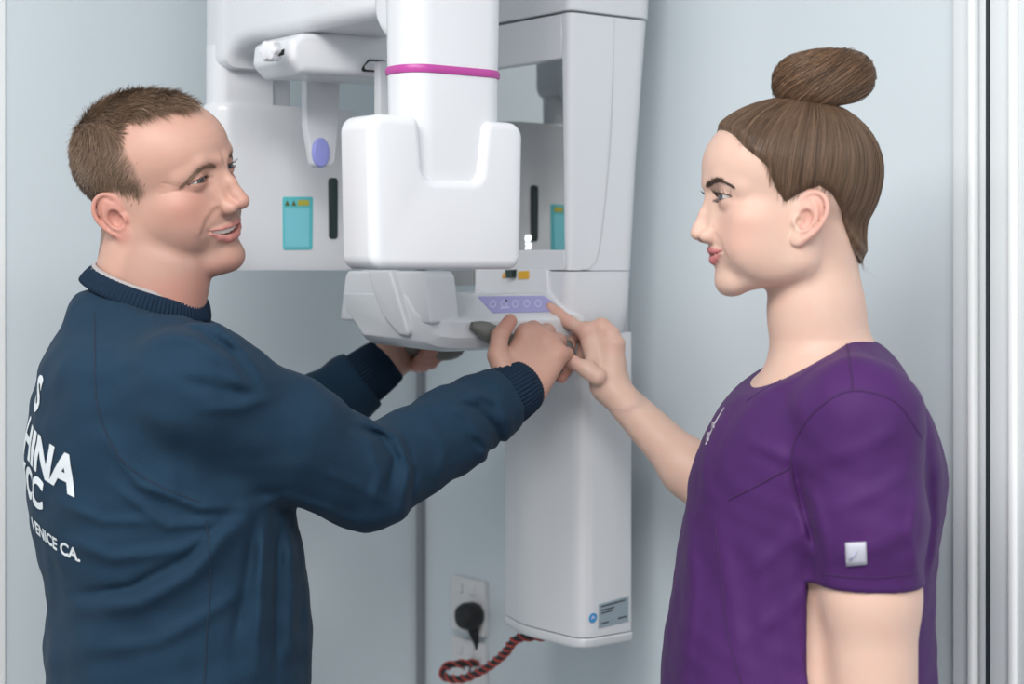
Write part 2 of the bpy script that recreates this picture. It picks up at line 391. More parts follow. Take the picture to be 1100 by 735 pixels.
# column on the wall: upper cover with the mirror, carriage above it, narrow lower part
MV0, MV1, MZ0, MZ1 = -0.143, 0.035, 1.524, 1.778
R = (.012, .030, .02, .02)
rows_ = ((1.497, .2885, .412, -.155), (1.65, .2862, .420, -.158), (1.8365, .283, .434, -.163))
loft('column_cover', [[W3(u, v, z) for u, v in round_poly([(f0, n0), (b0, n0), (b0, .055), (f0, .055), (f0, .046), (.297, .040), (.297, MV0), (f0, MV0)], [.014, .03, .01, .005, .002, .002, .002, .004], 8)] for z, f0, b0, n0 in rows_], W, xr)
slab_u('cover_infill', rect(MV0-.001, .047, 1.778, 1.8363), .2838, .300, W, xr, bevel=0.001, seg=1)
slab_u('cover_infill', rect(MV0-.001, .047, 1.4972, 1.524), .2886, .300, W, xr, bevel=0.001, seg=1)
tower('column_base_cover', [(1.396, .312, .385, -.128, .055, (.030, .02, .02, .02)), (1.400, .301, .396, -.140, .055, (.03, .03, .02, .02)), (1.416, .292, .406, -.150, .055, (.03, .03, .02, .02)), (1.45, .290, .410, -.1535, .055, (.02, .03, .02, .02)), (1.4955, .2885, .4118, -.155, .055, (.014, .03, .02, .02))], W, xr, bevel=0.0)
slab_u('mirror', rect(MV0, MV1+.006, MZ0, MZ1), .2935, .2955, M['mirror'], xr, bevel=0)
tube('panel_seam', [W3(*q) for q in [(on_v(660, 22, -.1625)[0], -.1625, 1.834), (on_v(657, 120, -.1605)[0], -.1605, 1.70), (on_v(651, 220, -.158)[0], -.1582, 1.60), (on_v(643, 272, -.156)[0], -.1562, 1.522), (on_v(634, 288, -.155)[0], -.1553, 1.501), (on_v(625, 291, -.155)[0], -.1553, 1.498)]], .0007, M['seam_line'], xr, sides=6)
tower('carriage_cover', [(1.8395, .282, .436, -.164, .056, R), (2.20, .278, .45, -.170, .06, R)], W, xr, bevel=0.002)
low = [(u, v) for u, v in round_poly([(.322, -.142), (.413, -.142), (.413, .06), (.345, .063), (.318, -.02)], [.022, .006, .01, .02, .16], 8)]
cen = np.mean(low, axis=0)
lc = loft('column_lower_cover', [[W3(*p, z) for p in low] for z in (1.0035, 1.412)], W, xr)
loft('end_cap', [[W3(*(cen+(np.array(p)-cen)*k), z) for p in low] for z, k in ((.9885, .97), (.9905, 1.0), (.9925, 1.012), (1.0000, 1.016), (1.0020, 1.0))], M['white'], xr)
slab_z('wall_bracket', rect(.375, WALL_U, -.055, .05), 1.0, 2.2, M['white2'], xr, bevel=0.004)
sv, sz = on_v(658, 658, -.1425)
def panel_v(name, px, v, t, mtl, parent, rad=0.0, bevel=0.0003, label=None):
    """thin flat piece on a face v = const that looks at the camera, outlined in pixels"""
    return slab_v(name, [on_v(a, b, v) for a, b in px], v-t, v+t, mtl, parent, rad=rad, bevel=bevel, seg=1, label=label)
plate = panel_v('rating_plate', [(643, 649.5), (675, 640.5), (675, 667.5), (643, 675.5)], -.1424, .0006, M['plate'], xr)
for k, (a, b, yo) in enumerate(((646, 672, 3.2), (646, 660, 7.5), (646, 658, 10.5), (646, 654, 21.5), (664, 673, 21.0))):
    f = lambda x: 649.5-(x-643)*9/32
    panel_v('text_line', [(a, f(a)+yo-.6), (b, f(b)+yo-.6), (b, f(b)+yo+.8), (a, f(a)+yo+.8)], -.1432, .0002, M['ink'], plate, bevel=0)
lg = panel_v('round_logo', [(637+4.2*math.cos(a), 664+5.0*math.sin(a)-.28*4.2*math.cos(a)) for a in np.linspace(0, 2*math.pi, 24, endpoint=False)], -.1424, .0006, M['blue'], xr)
panel_v('logo_mark', [(634.8, 666), (637, 661), (639.6, 664.5), (637.2, 664.3)], -.1432, .0003, M['white_ink'], lg, bevel=0)
# stickers under the mirror and the small dark sensor
def panel_u(name, px, u, t, mtl, parent, rad=0.0, label=None):
    return slab_u(name, [on_u(a, b, u) for a, b in px], u-t, u+t, mtl, parent, rad=rad, bevel=0.0002, seg=1, label=label)
panel_u('warning_sticker', [(557, 291.5), (568, 291), (568, 299.5), (557, 300)], .2836, .0008, M['amber'], xr)
panel_u('triangle_sticker', [(541.2, 292.5), (543.2, 299), (539.2, 299)], .2836, .0008, M['amber'], xr)
panel_u('position_sensor', [(545.5, 290), (553.5, 289.5), (553, 298.5), (546.5, 299)], .282, .005, M['dark'], xr, rad=.001)
dm = None
for body, py in (('09', 259.2), ('30', 267.6)):
    bm = text_mesh(body, 0.0125, 0.0004); v0, z0 = on_u(572, py, .2925)
    for q in bm.verts: q.co = W3(.2925, v0+0.0165-q.co.x, z0+q.co.y)
    me = bpy.data.meshes.new('lit_digits'); bm.to_mesh(me); bm.free(); add('lit_digits', me, M['led'], xr)
# gantry: beam overhead, near column with its ring, near head, far neck and far housing
def beam_ring(v, u0, u1, zb, zt, r=.018):
    return [W3(u, v, z) for u, z in round_poly([(u0, zb), (u1, zb), (u1, zt), (u0, zt)], r, 5)]
br = [(-.27, -.050, .07, 1.760), (-.236, -.050, .07, 1.762)]
br += [(-.236+.030*math.sin(a), -.050-.002*math.sin(a), .07, 1.795-.033*math.cos(a)) for a in np.linspace(.3, math.pi/2, 6)]
br += [(-.10, -.055, .07, 1.7955), (.02, -.059, .07, 1.796), (.085, -.061, .07, 1.7955)]
br += [(.085+.055*math.sin(a), -.062, .07, 1.768+.0275*math.cos(a)) for a in np.linspace(.3, math.pi/2, 6)]
br += [(.175, -.061, .07, 1.765), (.205, -.054, .065, 1.765)]
loft('overhead_beam', [beam_ring(v, a, b, z, 2.06) for v, a, b, z in br], W, xr)
tower('gantry_mount', [(2.05, -.02, .30, -.07, .07, (.03,)*4), (2.18, -.04, .42, -.09, .09, (.03,)*4)], W, xr)
CR = (.030, .032, .026, .026)
tower('near_column', [(1.585, -.058, .078, -.292, -.226, CR), (2.06, -.063, .084, -.295, -.222, CR)], W, xr, bevel=0)
loft('accent_ring', [[W3(u, v, z) for u, v in sect(-.0596-g, .0798+g, -.2929-g, -.2248+g, tuple(r+g for r in CR))] for z, g in ((1.7230, .0), (1.7238, .0016), (1.7265, .0024), (1.7295, .0024), (1.7320, .0016), (1.7328, .0))], M['ring'], xr, caps=False, label='magenta ring')
v_ = -.302
hp = [on_v(a, b, v_) for a, b in ((368, 291), (560, 286), (563, 141), (520, 133), (516, 191), (456, 192), (452, 128), (372, 125))]
# straighten: level edges
zb = 1.4985; zt = 1.672; zn = 1.601; ul, ur, n0, n1 = -.122, .097, -.053, .035
hp = [(ul+.004, zb), (ur-.004, zb), (ur, zt), (n1+.004, zt), (n1-.004, zn), (n0+.006, zn), (n0, zt), (ul, zt)]
slab_v('near_head', hp, -.302, -.234, W, xr, rad=[.016, .016, .018, .012, .014, .014, .012, .018], bevel=0.011, seg=5)
# far side
fp = [(u, v) for u, v in round_poly([(-.068, .153), (.16, .150), (.16, .215), (-.068, .215)], [.028, .02, .03, .03], 10)]
loft('far_housing', [[W3(*(np.array([.045, .183])+(np.array(p)-np.array([.045, .183]))*k), z) for p in fp] for z, k in ((1.497, .97), (1.5, .985), (1.506, 1.0), (1.712, 1.0), (1.719, .985), (1.722, .96))], W, xr)
fn = round_poly([(-.063, .158), (.022, .157), (.028, .168), (.06, .172), (.06, .205), (-.063, .205)], [.018, .004, .004, .01, .015, .02], 8)
loft('far_neck', [[W3(*p, z) for p in fn] for z in (1.715, 1.80)], W, xr)
lab = slab_v('caution_label', [on_v(a, b, .1525) for a, b in ((303, 211.5), (335.5, 211.5), (335, 268.5), (303.5, 268.5))], .1505, .1540, M['teal'], xr, rad=.003, bevel=0.0003, label='teal caution label')
def onlab(name, pts, mtl, e=0.0): return slab_v(name, [on_v(a, b, .150) for a, b in pts], .1499-e, .1502, mtl, lab, bevel=0)
onlab('print_panel', [(305.5, 224), (332.5, 224), (332, 265.5), (306, 265.5)], M['teal2']); onlab('print_block', [(320, 215), (332, 215), (332, 221), (320, 221)], M['yellow'])
onlab('print_triangle', [(308.5, 215), (311, 221), (306, 221)], M['olive']); onlab('print_triangle', [(315.8, 215), (318.3, 221), (313.3, 221)], M['olive'])
slab_v('sensor_window', [on_v(a, b, .1515) for a, b in ((352.2, 191), (362.2, 191), (362.0, 257), (352.8, 257))], .1488, .156, M['dark'], xr, rad=.005, bevel=0.001, label='dark slot window')
# head support: bar with knob, two temple paddles
bp = [on_v(a, b, 0.0) for a, b in ((290, 47), (303, 40), (345, 39), (412, 43), (450, 46), (450, 92), (412, 89), (360, 86), (322, 84), (300, 83), (288, 68))]
bar = slab_v('head_support_bar', bp, -.055, .045, W, xr, rad=[.01, .01, .02, .01, 0, 0, .01, .03, .02, .012, .012], bevel=0.012, seg=5)
slab_v('bar_pocket', [on_v(a, b, -.0555) for a, b in ((386, 76.5), (396, 63.5), (414, 64.5), (414, 78))], -.0562, -.05, M['black'], xr, rad=.003, bevel=0.0002)
slab_v('bar_latch', [on_v(a, b, -.057) for a, b in ((388.5, 74.5), (397, 66), (414, 66.5), (414, 76))], -.0575, -.05, M['white2'], xr, rad=.003, bevel=0.0005)
slab_v('bar_slot', [on_v(a, b, -.0555) for a, b in ((300, 55), (305.5, 52.5), (305, 59), (300.5, 60))], -.0562, -.05, M['black'], xr, bevel=0.0002)
kc = W3(on_v(291, 55, -.045)[0], -.045, on_v(291, 55, -.045)[1]); ka = nrm(-E1*0.85-E2*0.5)
ku = nrm(np.cross(ka, (0, 0, 1))); kv = np.cross(ka, ku)
loft('knob', [[kc+ka*t+(r*(1+0.10*math.cos(6*a)))*(math.cos(a)*ku+math.sin(a)*kv) for a in np.linspace(0, 2*math.pi, 48, endpoint=False)] for t, r in ((-.014, .006), (-.010, .012), (.004, .013), (.009, .011), (.011, .007))], M['white'], xr)
def paddle(v, pxs, y0, y1, name):
    poly = [on_v(a, b, v) for a, b in pxs]
    return slab_v(name, poly, v-.006, v+.006, M['white2'], xr, rad=[.002, .002, .012, .012, .004], bevel=0.004, seg=4)
pd = slab_v('temple_paddle', [on_v(a, b, .060) for a, b in ((326, 80), (362, 80), (361, 130), (356, 178), (334, 181), (326, 135))], .052, .066, M['white2'], xr, rad=[.002, .002, .05, .010, .010, .05], bevel=0.005, seg=4)
c0 = on_v(344.3, 164, .050); slab_v('temple_pad', [(c0[0]+.0125*math.cos(a), c0[1]+.0195*math.sin(a)) for a in np.linspace(0, 2*math.pi, 40, endpoint=False)], .046, .054, M['pad'], pd, bevel=0.0025, seg=3, label='lavender oval pad')
slab_v('temple_paddle', [on_v(a, b, -.075) for a, b in ((404.5, 66), (415, 66), (420, 130), (404.5, 130))], -.082, -.068, M['white2'], xr, bevel=0.003)
# console with key panel, chin rest arm and grips
cs = [(-.110, 1.4660), (-.114, 1.4645), (-.140, 1.4395), (-.147, 1.4375), (-.153, 1.432), (-.153, 1.412), (-.144, 1.3985), (-.125, 1.394), (.01, 1.398), (.065, 1.440), (.075, 1.466)]
def hull(k_u, squeeze, lift):
    out = []
    for v, z in cs:
        zz = 1.466-(1.466-z)*(1-lift); out.append((k_u, v*(1-squeeze)-.02*squeeze, zz))
    return out
con = loft('console', [[W3(*p) for p in hull(u, s, l)] for u, s, l in ((.068, .25, .22), (.074, .12, .12), (.086, .04, .04), (.105, 0, 0), (.30, 0, 0))], W, xr, bevel=0.0045, seg=4)
slab_u('console_block', [(-.148, 1.43), (-.136, 1.4965), (.05, 1.4965), (.065, 1.43)], .070, .115, W, xr, rad=[.004, .012, .012, .004], bevel=0.010, seg=5)
slab_u('chin_rest_arm', [on_u(a, b, .060) for a, b in ((393, 290), (418, 290), (440, 362), (428, 360), (411, 341), (401, 316))], .060, .078, M['white2'], xr, rad=[.004, .006, .006, .012, .03, .03], bevel=0.008, seg=4)
slab_v('chin_rest_tab', [on_v(a, b, .02) for a, b in ((391, 290), (415, 290), (414.5, 310), (409, 318.5), (403, 316), (396, 304))], .012, .028, M['white2'], xr, rad=[.001, .001, .004, .008, .008, .02], bevel=0.003)
slab_u('console_back', [(-.152, 1.402), (-.152, 1.44), (-.115, 1.468), (-.112, 1.4985), (.05, 1.4985), (.05, 1.40)], .2845, .318, W, xr, rad=[.02, .01, .01, .004, .004, .004], bevel=0.003, seg=4)
slab_u('bite_slot', [on_u(a, b, .2835) for a, b in ((476, 290), (509, 290), (509, 306.5), (480, 307))], .282, .2875, M['seam'], xr, bevel=0.0005)  # flat grey piece, shade of the recess put into its colour
# key panel: lies on the sloping face between (-.074, 1.4645) and (-.100, 1.4395)
sl0, sl1 = np.array([-.1145, 1.4640]), np.array([-.1395, 1.4400]); sn = nrm((-(1.4645-1.4395), (-.074+.100))); sn = np.array([-abs(sn[0]), abs(sn[1])])
def key_pt(px, t, e):
    q = sl0+(sl1-sl0)*t; u = on_v(px, 325, q[0])[0]; return W3(u, q[0]+sn[0]*e, q[1]+sn[1]*e)
def key_patch(name, pts, e, mtl, parent, label=None):
    return loft(name, [[key_pt(a, t, 0.0002) for a, t in pts], [key_pt(a, t, e) for a, t in pts]], mtl, parent, smooth=False, label=label)
kp = key_patch('key_panel', [(513, .06), (584, .06), (593.5, .42), (591, .92), (529, .92)], .0010, M['lavender'], xr, 'lavender key panel')
for i, px in enumerate((529, 541, 553, 565.5, 577.5)):
    rin, rout = 0.58, 1.0
    for k in range(1):
        ring_o = [(px+3.6*math.cos(a), .48+.20*math.sin(a)) for a in np.linspace(0, 2*math.pi, 20, endpoint=False)]; ring_i = [(px+2.6*math.cos(a), .48+.145*math.sin(a)) for a in np.linspace(0, 2*math.pi, 20, endpoint=False)]
        bm = bmesh.new(); vo = [bm.verts.new(key_pt(a, t, .0013)) for a, t in ring_o]; vi = [bm.verts.new(key_pt(a, t, .0013)) for a, t in ring_i]
        for j in range(20): bm.faces.new((vo[j], vo[(j+1) % 20], vi[(j+1) % 20], vi[j]))
        me = bpy.data.meshes.new('key_symbol'); bm.to_mesh(me); bm.free(); add('key_symbol', me, M['white_ink'], kp)
key_patch('indicator_light', [(542.5, .26), (544.5, .26), (544.5, .36), (542.5, .36)], .0015, M['black'], kp); key_patch('print_line', [(537, .66), (547, .62), (547, .70), (537, .74)], .0013, M['white_ink'], kp)
grip = lambda name, pts, rr: tube(name, pts, rr, M['grip'], xr, sides=18, n=8, label='grey hand grip')
grip('hand_grip', [P(506, 350, 2.170), P(520, 355, 2.178), P(545, 369, 2.200), P(570, 384, 2.218), P(592, 397, 2.232), P(604, 397, 2.243), P(609, 385, 2.255), P(606, 370, 2.27)], (.005, .012, .0145, .0145, .0145, .0135, .012, .011))
grip('hand_grip', [P(420, 362, 2.44), P(436, 370, 2.445), P(460, 376, 2.45), P(484, 376, 2.45), P(492, 368, 2.44), P(490, 356, 2.42)], (.006, .013, .0145, .0145, .013, .011))
# ---------------------------------------------------------------- sockets, plug and cable on the wall
M['socket'] = mat('white_socket', (0.72, 0.72, 0.73), 0.35); M['rubber'] = mat('black_rubber', (0.010, 0.010, 0.012), 0.5)
def socket(c_px, c_py, label):
    v, z = on_u(c_px, c_py, WALL_U); h = .044
    t = thing('wall_socket', label, 'socket', tuple(W3(WALL_U, v, z)), 'sockets on the wall below the machine')
    slab_u('face_plate', rect(v-h, v+h, z-h, z+h), WALL_U-.010, WALL_U, M['socket'], t, rad=.004, bevel=0.002)
    slab_u('switch', rect(v+.010, v+.022, z+.020, z+.034), WALL_U-.0145, WALL_U-.009, M['socket'], t, rad=.001, bevel=0.001)
    slab_u('switch', rect(v-.022, v-.010, z+.020, z+.034), WALL_U-.0145, WALL_U-.009, M['socket'], t, rad=.001, bevel=0.001)
    for a, b in ((-.008, .0), (.008, .0), (0, -.014)): slab_u('pin_slot', rect(v+a-.0022, v+a+.0022, z+b-.006, z+b+.003), WALL_U-.0106, WALL_U-.009, M['black'], t, bevel=0)
    return v, z
sv1, sz1 = socket(507, 650.5, 'white square wall socket holding the round black plug')
sv2, sz2 = socket(507, 716, 'white wall socket lower on the wall behind the looped cable')
plug = thing('power_plug', 'round black plug with a black lead, pushed into the upper wall socket', 'plug', tuple(W3(WALL_U-.01, sv1, sz1)))
pv, pz = on_u(503, 662, WALL_U-.03)
loft('plug_body', [[W3(u, pv+r*math.cos(a), pz+r*math.sin(a)*(1.0)) for a in np.linspace(0, 2*math.pi, 32, endpoint=False)] for u, r in ((WALL_U-.0105, .017), (WALL_U-.020, .0215), (WALL_U-.036, .0215), (WALL_U-.044, .018), (WALL_U-.046, .012))], M['rubber'], plug)
d0 = 2.74
tube('plug_lead', [P(506, 668, 2.735), P(509, 680, 2.74), P(512, 692, 2.745), P(514, 702, 2.75), P(513, 712, 2.755)], (.011, .008, .0045, .0035, .0035), M['rubber'], plug, sides=10)
# braided cable: two lays of strands round a core
cable = thing('braided_cable', 'black and red braided cable looping down from under the machine column', 'cable', tuple(P(500, 720, 2.70)))
pts = catmull([W3(.36, -.02, .982), P(556, 686, 2.46), P(541, 703, 2.52), P(520, 719, 2.58), P(497, 729, 2.63), P(480, 728, 2.665), P(475, 721, 2.69), P(484, 714.5, 2.71), P(500, 713, 2.72), P(514, 713, 2.745)], 14)
tube('core', [pts[i] for i in range(0, len(pts), 4)]+[pts[-1]], .0052, M['rubber'], cable, sides=12, n=6)
T_ = np.gradient(pts, axis=0); T_ /= np.linalg.norm(T_, axis=1, keepdims=True); Nn = np.cross(T_, (0, 0.3, 1.0)); Nn /= np.linalg.norm(Nn, axis=1, keepdims=True); Bn = np.cross(T_, Nn)
L_ = np.concatenate([[0], np.cumsum(np.linalg.norm(np.diff(pts, axis=0), axis=1))])
s_ = np.linspace(0, L_[-1], 400); ip = lambda a: np.stack([np.interp(s_, L_, a[:, k]) for k in range(3)], 1)
pi_, ni_, bi_ = ip(pts), ip(Nn), ip(Bn)
M['red_braid'] = mat('red_braid', (0.42, 0.06, 0.05), 0.6)
for k in range(2):
    a = s_/0.022*2*math.pi*0.5+k*math.pi; path = pi_+0.0053*(np.cos(a)[:, None]*ni_+np.sin(a)[:, None]*bi_)
    v, q = tubes(path[None], np.full((1, len(path)), .0020), 8); add('red_strand', np_mesh('red_strand', v, q), M['red_braid'], cable)
# ---------------------------------------------------------------- heads (local millimetres: x forward, y left, z up, eye level z = 0)
HEAD_BASE = dict(
    cran=((-6, 0, 32), (96, 73, 78)), fore=((38, 0, 34), (60, 62, 52)),
    face=((36, 0, -34), (54, 57, 66)), muz=((60, 0, -62), (27, 29, 27)),
    bone=((57, 46, -24), (20, 16, 14)), cheek=((54, 36, -50), (26, 20, 26)),
    jaw=((0, 47, -68), (64, 16, -92)), jr=(13, 13), chin=((70, 0, -94), (15, 17, 14)),
    brow=[(90, 7, 15), (80, 30, 19), (62, 47, 10)], browr=(8, 8, 8),
    eye=(71, 31, 0), lid_up=5.2, lid_lo=3.6, tilt=1.5, ap=14.5, lidr=13.6,
    nose=[(91, 0, -1), (98, 0, -18), (104, 0, -33), (105, 0, -40)], noser=(5.5, 6, 7, 8.6),
    ala=((95, 11.5, -43), (10, 6.5, 7)), alak=6,
    wall=[(84, 9, -4), (90, 11, -36)], wallr=(7, 7),
    nostril=((101, 6.2, -49), (7, 3.3, 4.5)),
    slitr=1.3,
    nasod=1.0,
    ment=0.0, neck=[(-26, 0, -50), (-28, 0, -130), (-34, 0, -190)], neckr=(44, 46, 52),
    ear=(-6, 63, -24), ears=1.0, eara=22, earroll=12, gape=0.0)
def ear_sdf(p, H):
    M = rot('Z', H['eara']); M2 = rot('Y', -H['earroll'])
    q = (p-np.asarray(H['ear'], F32))
    B = np.stack([nrm((-1, 0, 0)), nrm((0, 0, 1)), nrm((0, 1, 0))], 1)     # back, up, out
    B = (M2@np.array(rot('Z', -H['eara']))@B)
    q = (q@B.astype(F32))/H['ears']
    a, b, o = q[:, 0], q[:, 1], q[:, 2]
    far = np.sqrt(((q-A(16, 0, 4))**2).sum(1))-42
    out = far.copy()
    m = far < 10
    q = q[m]
    def P(x, y, z=0): return (x, y, z)
    hel = catmull([P(6, -3, 2), P(1.5, 6, 3), P(1, 16, 3.5), P(6, 27, 4), P(16, 32, 5), P(27, 28, 6), P(33.5, 16, 7), P(33, 3, 7), P(28, -10, 6), P(21, -20, 5), P(14, -27, 4)], 4)
    plate = ell(q, (17, 3, 2.4), (17, 29, 5.0), rot('Y', 8))
    base = ell(q, (9, 0, -2), (10, 22, 9))
    d = smin(plate, base, 5)
    lobe = ell(q, (9.5, -26, 3.5), (8.5, 8.5, 3.6))
    d = smin(d, lobe, 6)
    con = ell(q, (12, -3, 6.5), (9, 13, 7))
    d = smax(d, -con, 3)
    d = smin(d, chain(q, hel, np.linspace(2.6, 3.4, len(hel)).clip(2.4, 3.0)), 2.2)
    anti = catmull([P(14, 22, 4), P(21, 13, 6), P(24, 1, 6), P(20, -10, 5.5), P(12, -16, 5.5), P(7, -15, 5)], 4)
    d = smin(d, chain(q, anti, np.full(len(anti), 2.5)), 3)
    d = smin(d, ell(q, (0.5, -6, 4.5), (4, 6, 4)), 4)
    d = smax(d, -ell(q, (6, -5, 6), (4, 5, 5)), 2)
    d = smax(d, -chain(q, catmull([P(7, 20, 7), P(15, 27, 8), P(25, 23, 9), P(28.5, 12, 9.5), P(28, 2, 9.5), P(24, -9, 8)], 4), np.full(21, 1.5)), 2)
    out[m] = d*H['ears']
    return out
def head_base(q, H):
    d = ell(q, *H['cran'])
    d = smin(d, ell(q, *H['fore']), 24)
    d = smin(d, ell(q, *H['face']), 24)
    d = smin(d, cone(q, (0, 52, -20), H['jaw'][0], 12, H['jr'][0]), 22)
    d = smin(d, cone(q, H['jaw'][0], H['jaw'][1], *H['jr']), 18)
    d = smin(d, ell(q, *H['muz']), 16)
    d = smin(d, ell(q, *H['cheek']), 20)
    d = smin(d, ell(q, *H['bone']), 18)
    d = smin(d, ell(q, *H['chin']), 14)
    nk = chain(q, H['neck'], H['neckr'], 20)
    for key in ('nape', 'throat'):
        if key in H: nk = smin(nk, chain(q, H[key][0], H[key][1], 20), 30)
    d = smin(d, nk, H.get('neckk', 16))
    d = smin(d, chain(q, H['brow'], H['browr'], 4), 10)
    ex, ey, ez = H['eye']
    # eye sockets, lids
    d = smax(d, -ell(q, (ex+25, ey-1, ez+1), (17, 19, 13)), 12)
    E = sph(q, H['eye'], H['lidr'])
    d = smin(d, E, 5)
    # nose
    n = chain(q, H['nose'], H['noser'], 3)
    n = smin(n, chain(q, H['wall'], H['wallr'], 3), 8)
    n = smin(n, ell(q, *H['ala']), H['alak'])
    d = smin(d, n, 9)
    if 'extra0' in H: d = H['extra0'](q, d)
    return d
def seat(H, pts, off=0.0, base=None):
    """give (y, z) control points the x of the face surface in front of them"""
    base = base or head_base
    off = np.broadcast_to(off, (len(pts),)); out = []
    xs = np.arange(125, 20, -0.25, dtype=F32)
    for (y, z), o in zip(pts, off):
        v = base(np.stack([xs, np.full_like(xs, y), np.full_like(xs, z)], 1), H)
        i = int(np.argmax(v < 0)); out.append((float(xs[i])+o, y, z))
    return out
def fit_face(H):
    H['ulip'] = seat(H, H['ul2'], H['uoff']); H['llip'] = seat(H, H['ll2'], H['loff'])
    H['slit'] = seat(H, H['sl2'], 1.5); H['naso'] = seat(H, H['na2'], 0)
    H['corner'] = seat(H, [H['sl2'][-1]], 0)[0]
    return H
def head_sdf(p, H):
    y = np.abs(p[:, 1]); q = p.copy(); q[:, 1] = y
    x, z = q[:, 0], q[:, 2]
    d = head_base(q, H)
    ex, ey, ez = H['eye']
    # crease round the wing of the nose
    (ax_, ay_, az_), ar = H['ala']
    crease = [(ax_-5, ay_+5.5, az_+8), (ax_-7, ay_+8, az_), (ax_-6, ay_+6, az_-7)]
    d = d+1.1*gauss(chain(q, crease, (0, 0, 0)), 2.4)
    nt, nr = H['nostril']
    d = smax(d, -ell(q, nt, nr), 1.6)
    # smile fold
    d = d+H['nasod']*gauss(chain(q, H['naso'], (0,)*3), 4.0)-0.6*H['nasod']*gauss(chain(q, np.asarray(H['naso'])+A(0, 5, 3), (0,)*3), 5.0)
    # lips
    ul = chain(q, H['ulip'], H['ulr'], 2); ll = chain(q, H['llip'], H['llr'], 2)
    d = smin(d, ul, 4.0); d = smin(d, ll, 4.0)
    d = d+1.0*gauss(np.sqrt(((q-np.asarray(H['corner'], F32))**2).sum(1)), 3.5)
    sl = catmull(H['slit'], 3)
    if H['gape'] > 0:
        zc = np.interp(y, sl[:, 1], sl[:, 2]).astype(F32)
        w = H['gape']*np.clip(1-(y/sl[-1, 1])**2, 0, 1)
        cut = np.maximum(np.abs(z-zc)-w, y-sl[-1, 1]+0.6)
        cut = np.maximum(cut, 66-x)
        d = smax(d, -cut, 1.2)
    d = smax(d, -chain(q, sl, np.linspace(H['slitr'], H['slitr']*0.5, len(sl))), 1.6)
    # philtrum
    d = d+0.7*gauss(np.sqrt(y*y+((z-H['ulip'][0][2]-6)*0.35)**2), 2.6)*(x > 70)
    # opening between the lids
    u = (y-ey)/H['ap']; tz = ez+H['tilt']*u
    up = tz+H['lid_up']*np.clip(1-u*u, -2, 1); lo = tz-H['lid_lo']*np.clip(1-u*u, -2, 1)
    cut = np.maximum(np.maximum(z-up, lo-z)*0.9, (np.abs(u)-1)*H['ap'])
    cut = np.maximum(cut, ex+2-x)
    # crease of the upper lid, bag under the lower one
    cre = up+H.get('crease', 3.2)
    d = d+H.get('creased', 0.9)*gauss(z-cre, 1.3)*ss(1.25, 0.8, np.abs(u))*(x > ex-4)
    d = smax(d, -cut, 0.8)
    if 'extra' in H: d = H['extra'](q, p, d)
    d = smin(d, ear_sdf(q, H), 4)
    return d
def man_extra0(q, d):
    d = smin(d, ell(q, (22, 46, -52), (34, 16, 34)), 22)                 # masseter and soft cheek
    d = smin(d, ell(q, (52, 42, -64), (16, 12, 20)), 16)                 # pouch beside the smile
    d = smin(d, ell(q, (42, 0, -108), (30, 26, 13)), 16)                 # soft flesh under the chin
    d = d-2.5*gauss(chain(q, [(-20, 50, -60), (-4, 42, -110), (14, 24, -165)], (0,)*3), 8)   # cords of the neck
    return d
def man_extra(q, p, d):
    for a, b in (((70, 50, -4), (52, 60, 4)), ((69, 51, -8), (48, 62, -8)), ((68, 50, -12), (50, 60, -18))):
        d = d+0.55*gauss(cone(q, a, b, 0, 0), 1.5)                       # laughter lines by the eye
    d = d+0.5*gauss(chain(q, [(88, 18, -12), (82, 34, -16), (72, 46, -12)], (0,)*3), 2.0)   # under the eye
    for zz in (40, 52): d = d+0.25*gauss(q[:, 2]-zz-0.004*q[:, 1]**2, 1.8)*(q[:, 0] > 60)*ss(45, 25, q[:, 1])
    d = d+0.9*gauss(chain(q, [(92, 0, -88), (84, 16, -86)], (0, 0)), 5)   # hollow under the lower lip
    d = d+1.0*gauss(chain(q, [(-6, 50, -70), (12, 42, -108), (30, 26, -135)], (0,)*3), 2.2)
    d = d+1.0*gauss(chain(q, [(-20, 52, -82), (0, 46, -120), (18, 34, -148)], (0,)*3), 2.2)
    return d
def woman_extra0(q, d):
    d = smin(d, ell(q, (28, 42, -50), (36, 16, 36)), 24)
    d = smin(d, ell(q, (50, 36, -52), (20, 13, 22)), 18)
    d = d-1.5*gauss(chain(q, [(-18, 54, -50), (-4, 42, -110), (14, 16, -172)], (0,)*3), 9)
    return d
MAN_H = dict(HEAD_BASE)
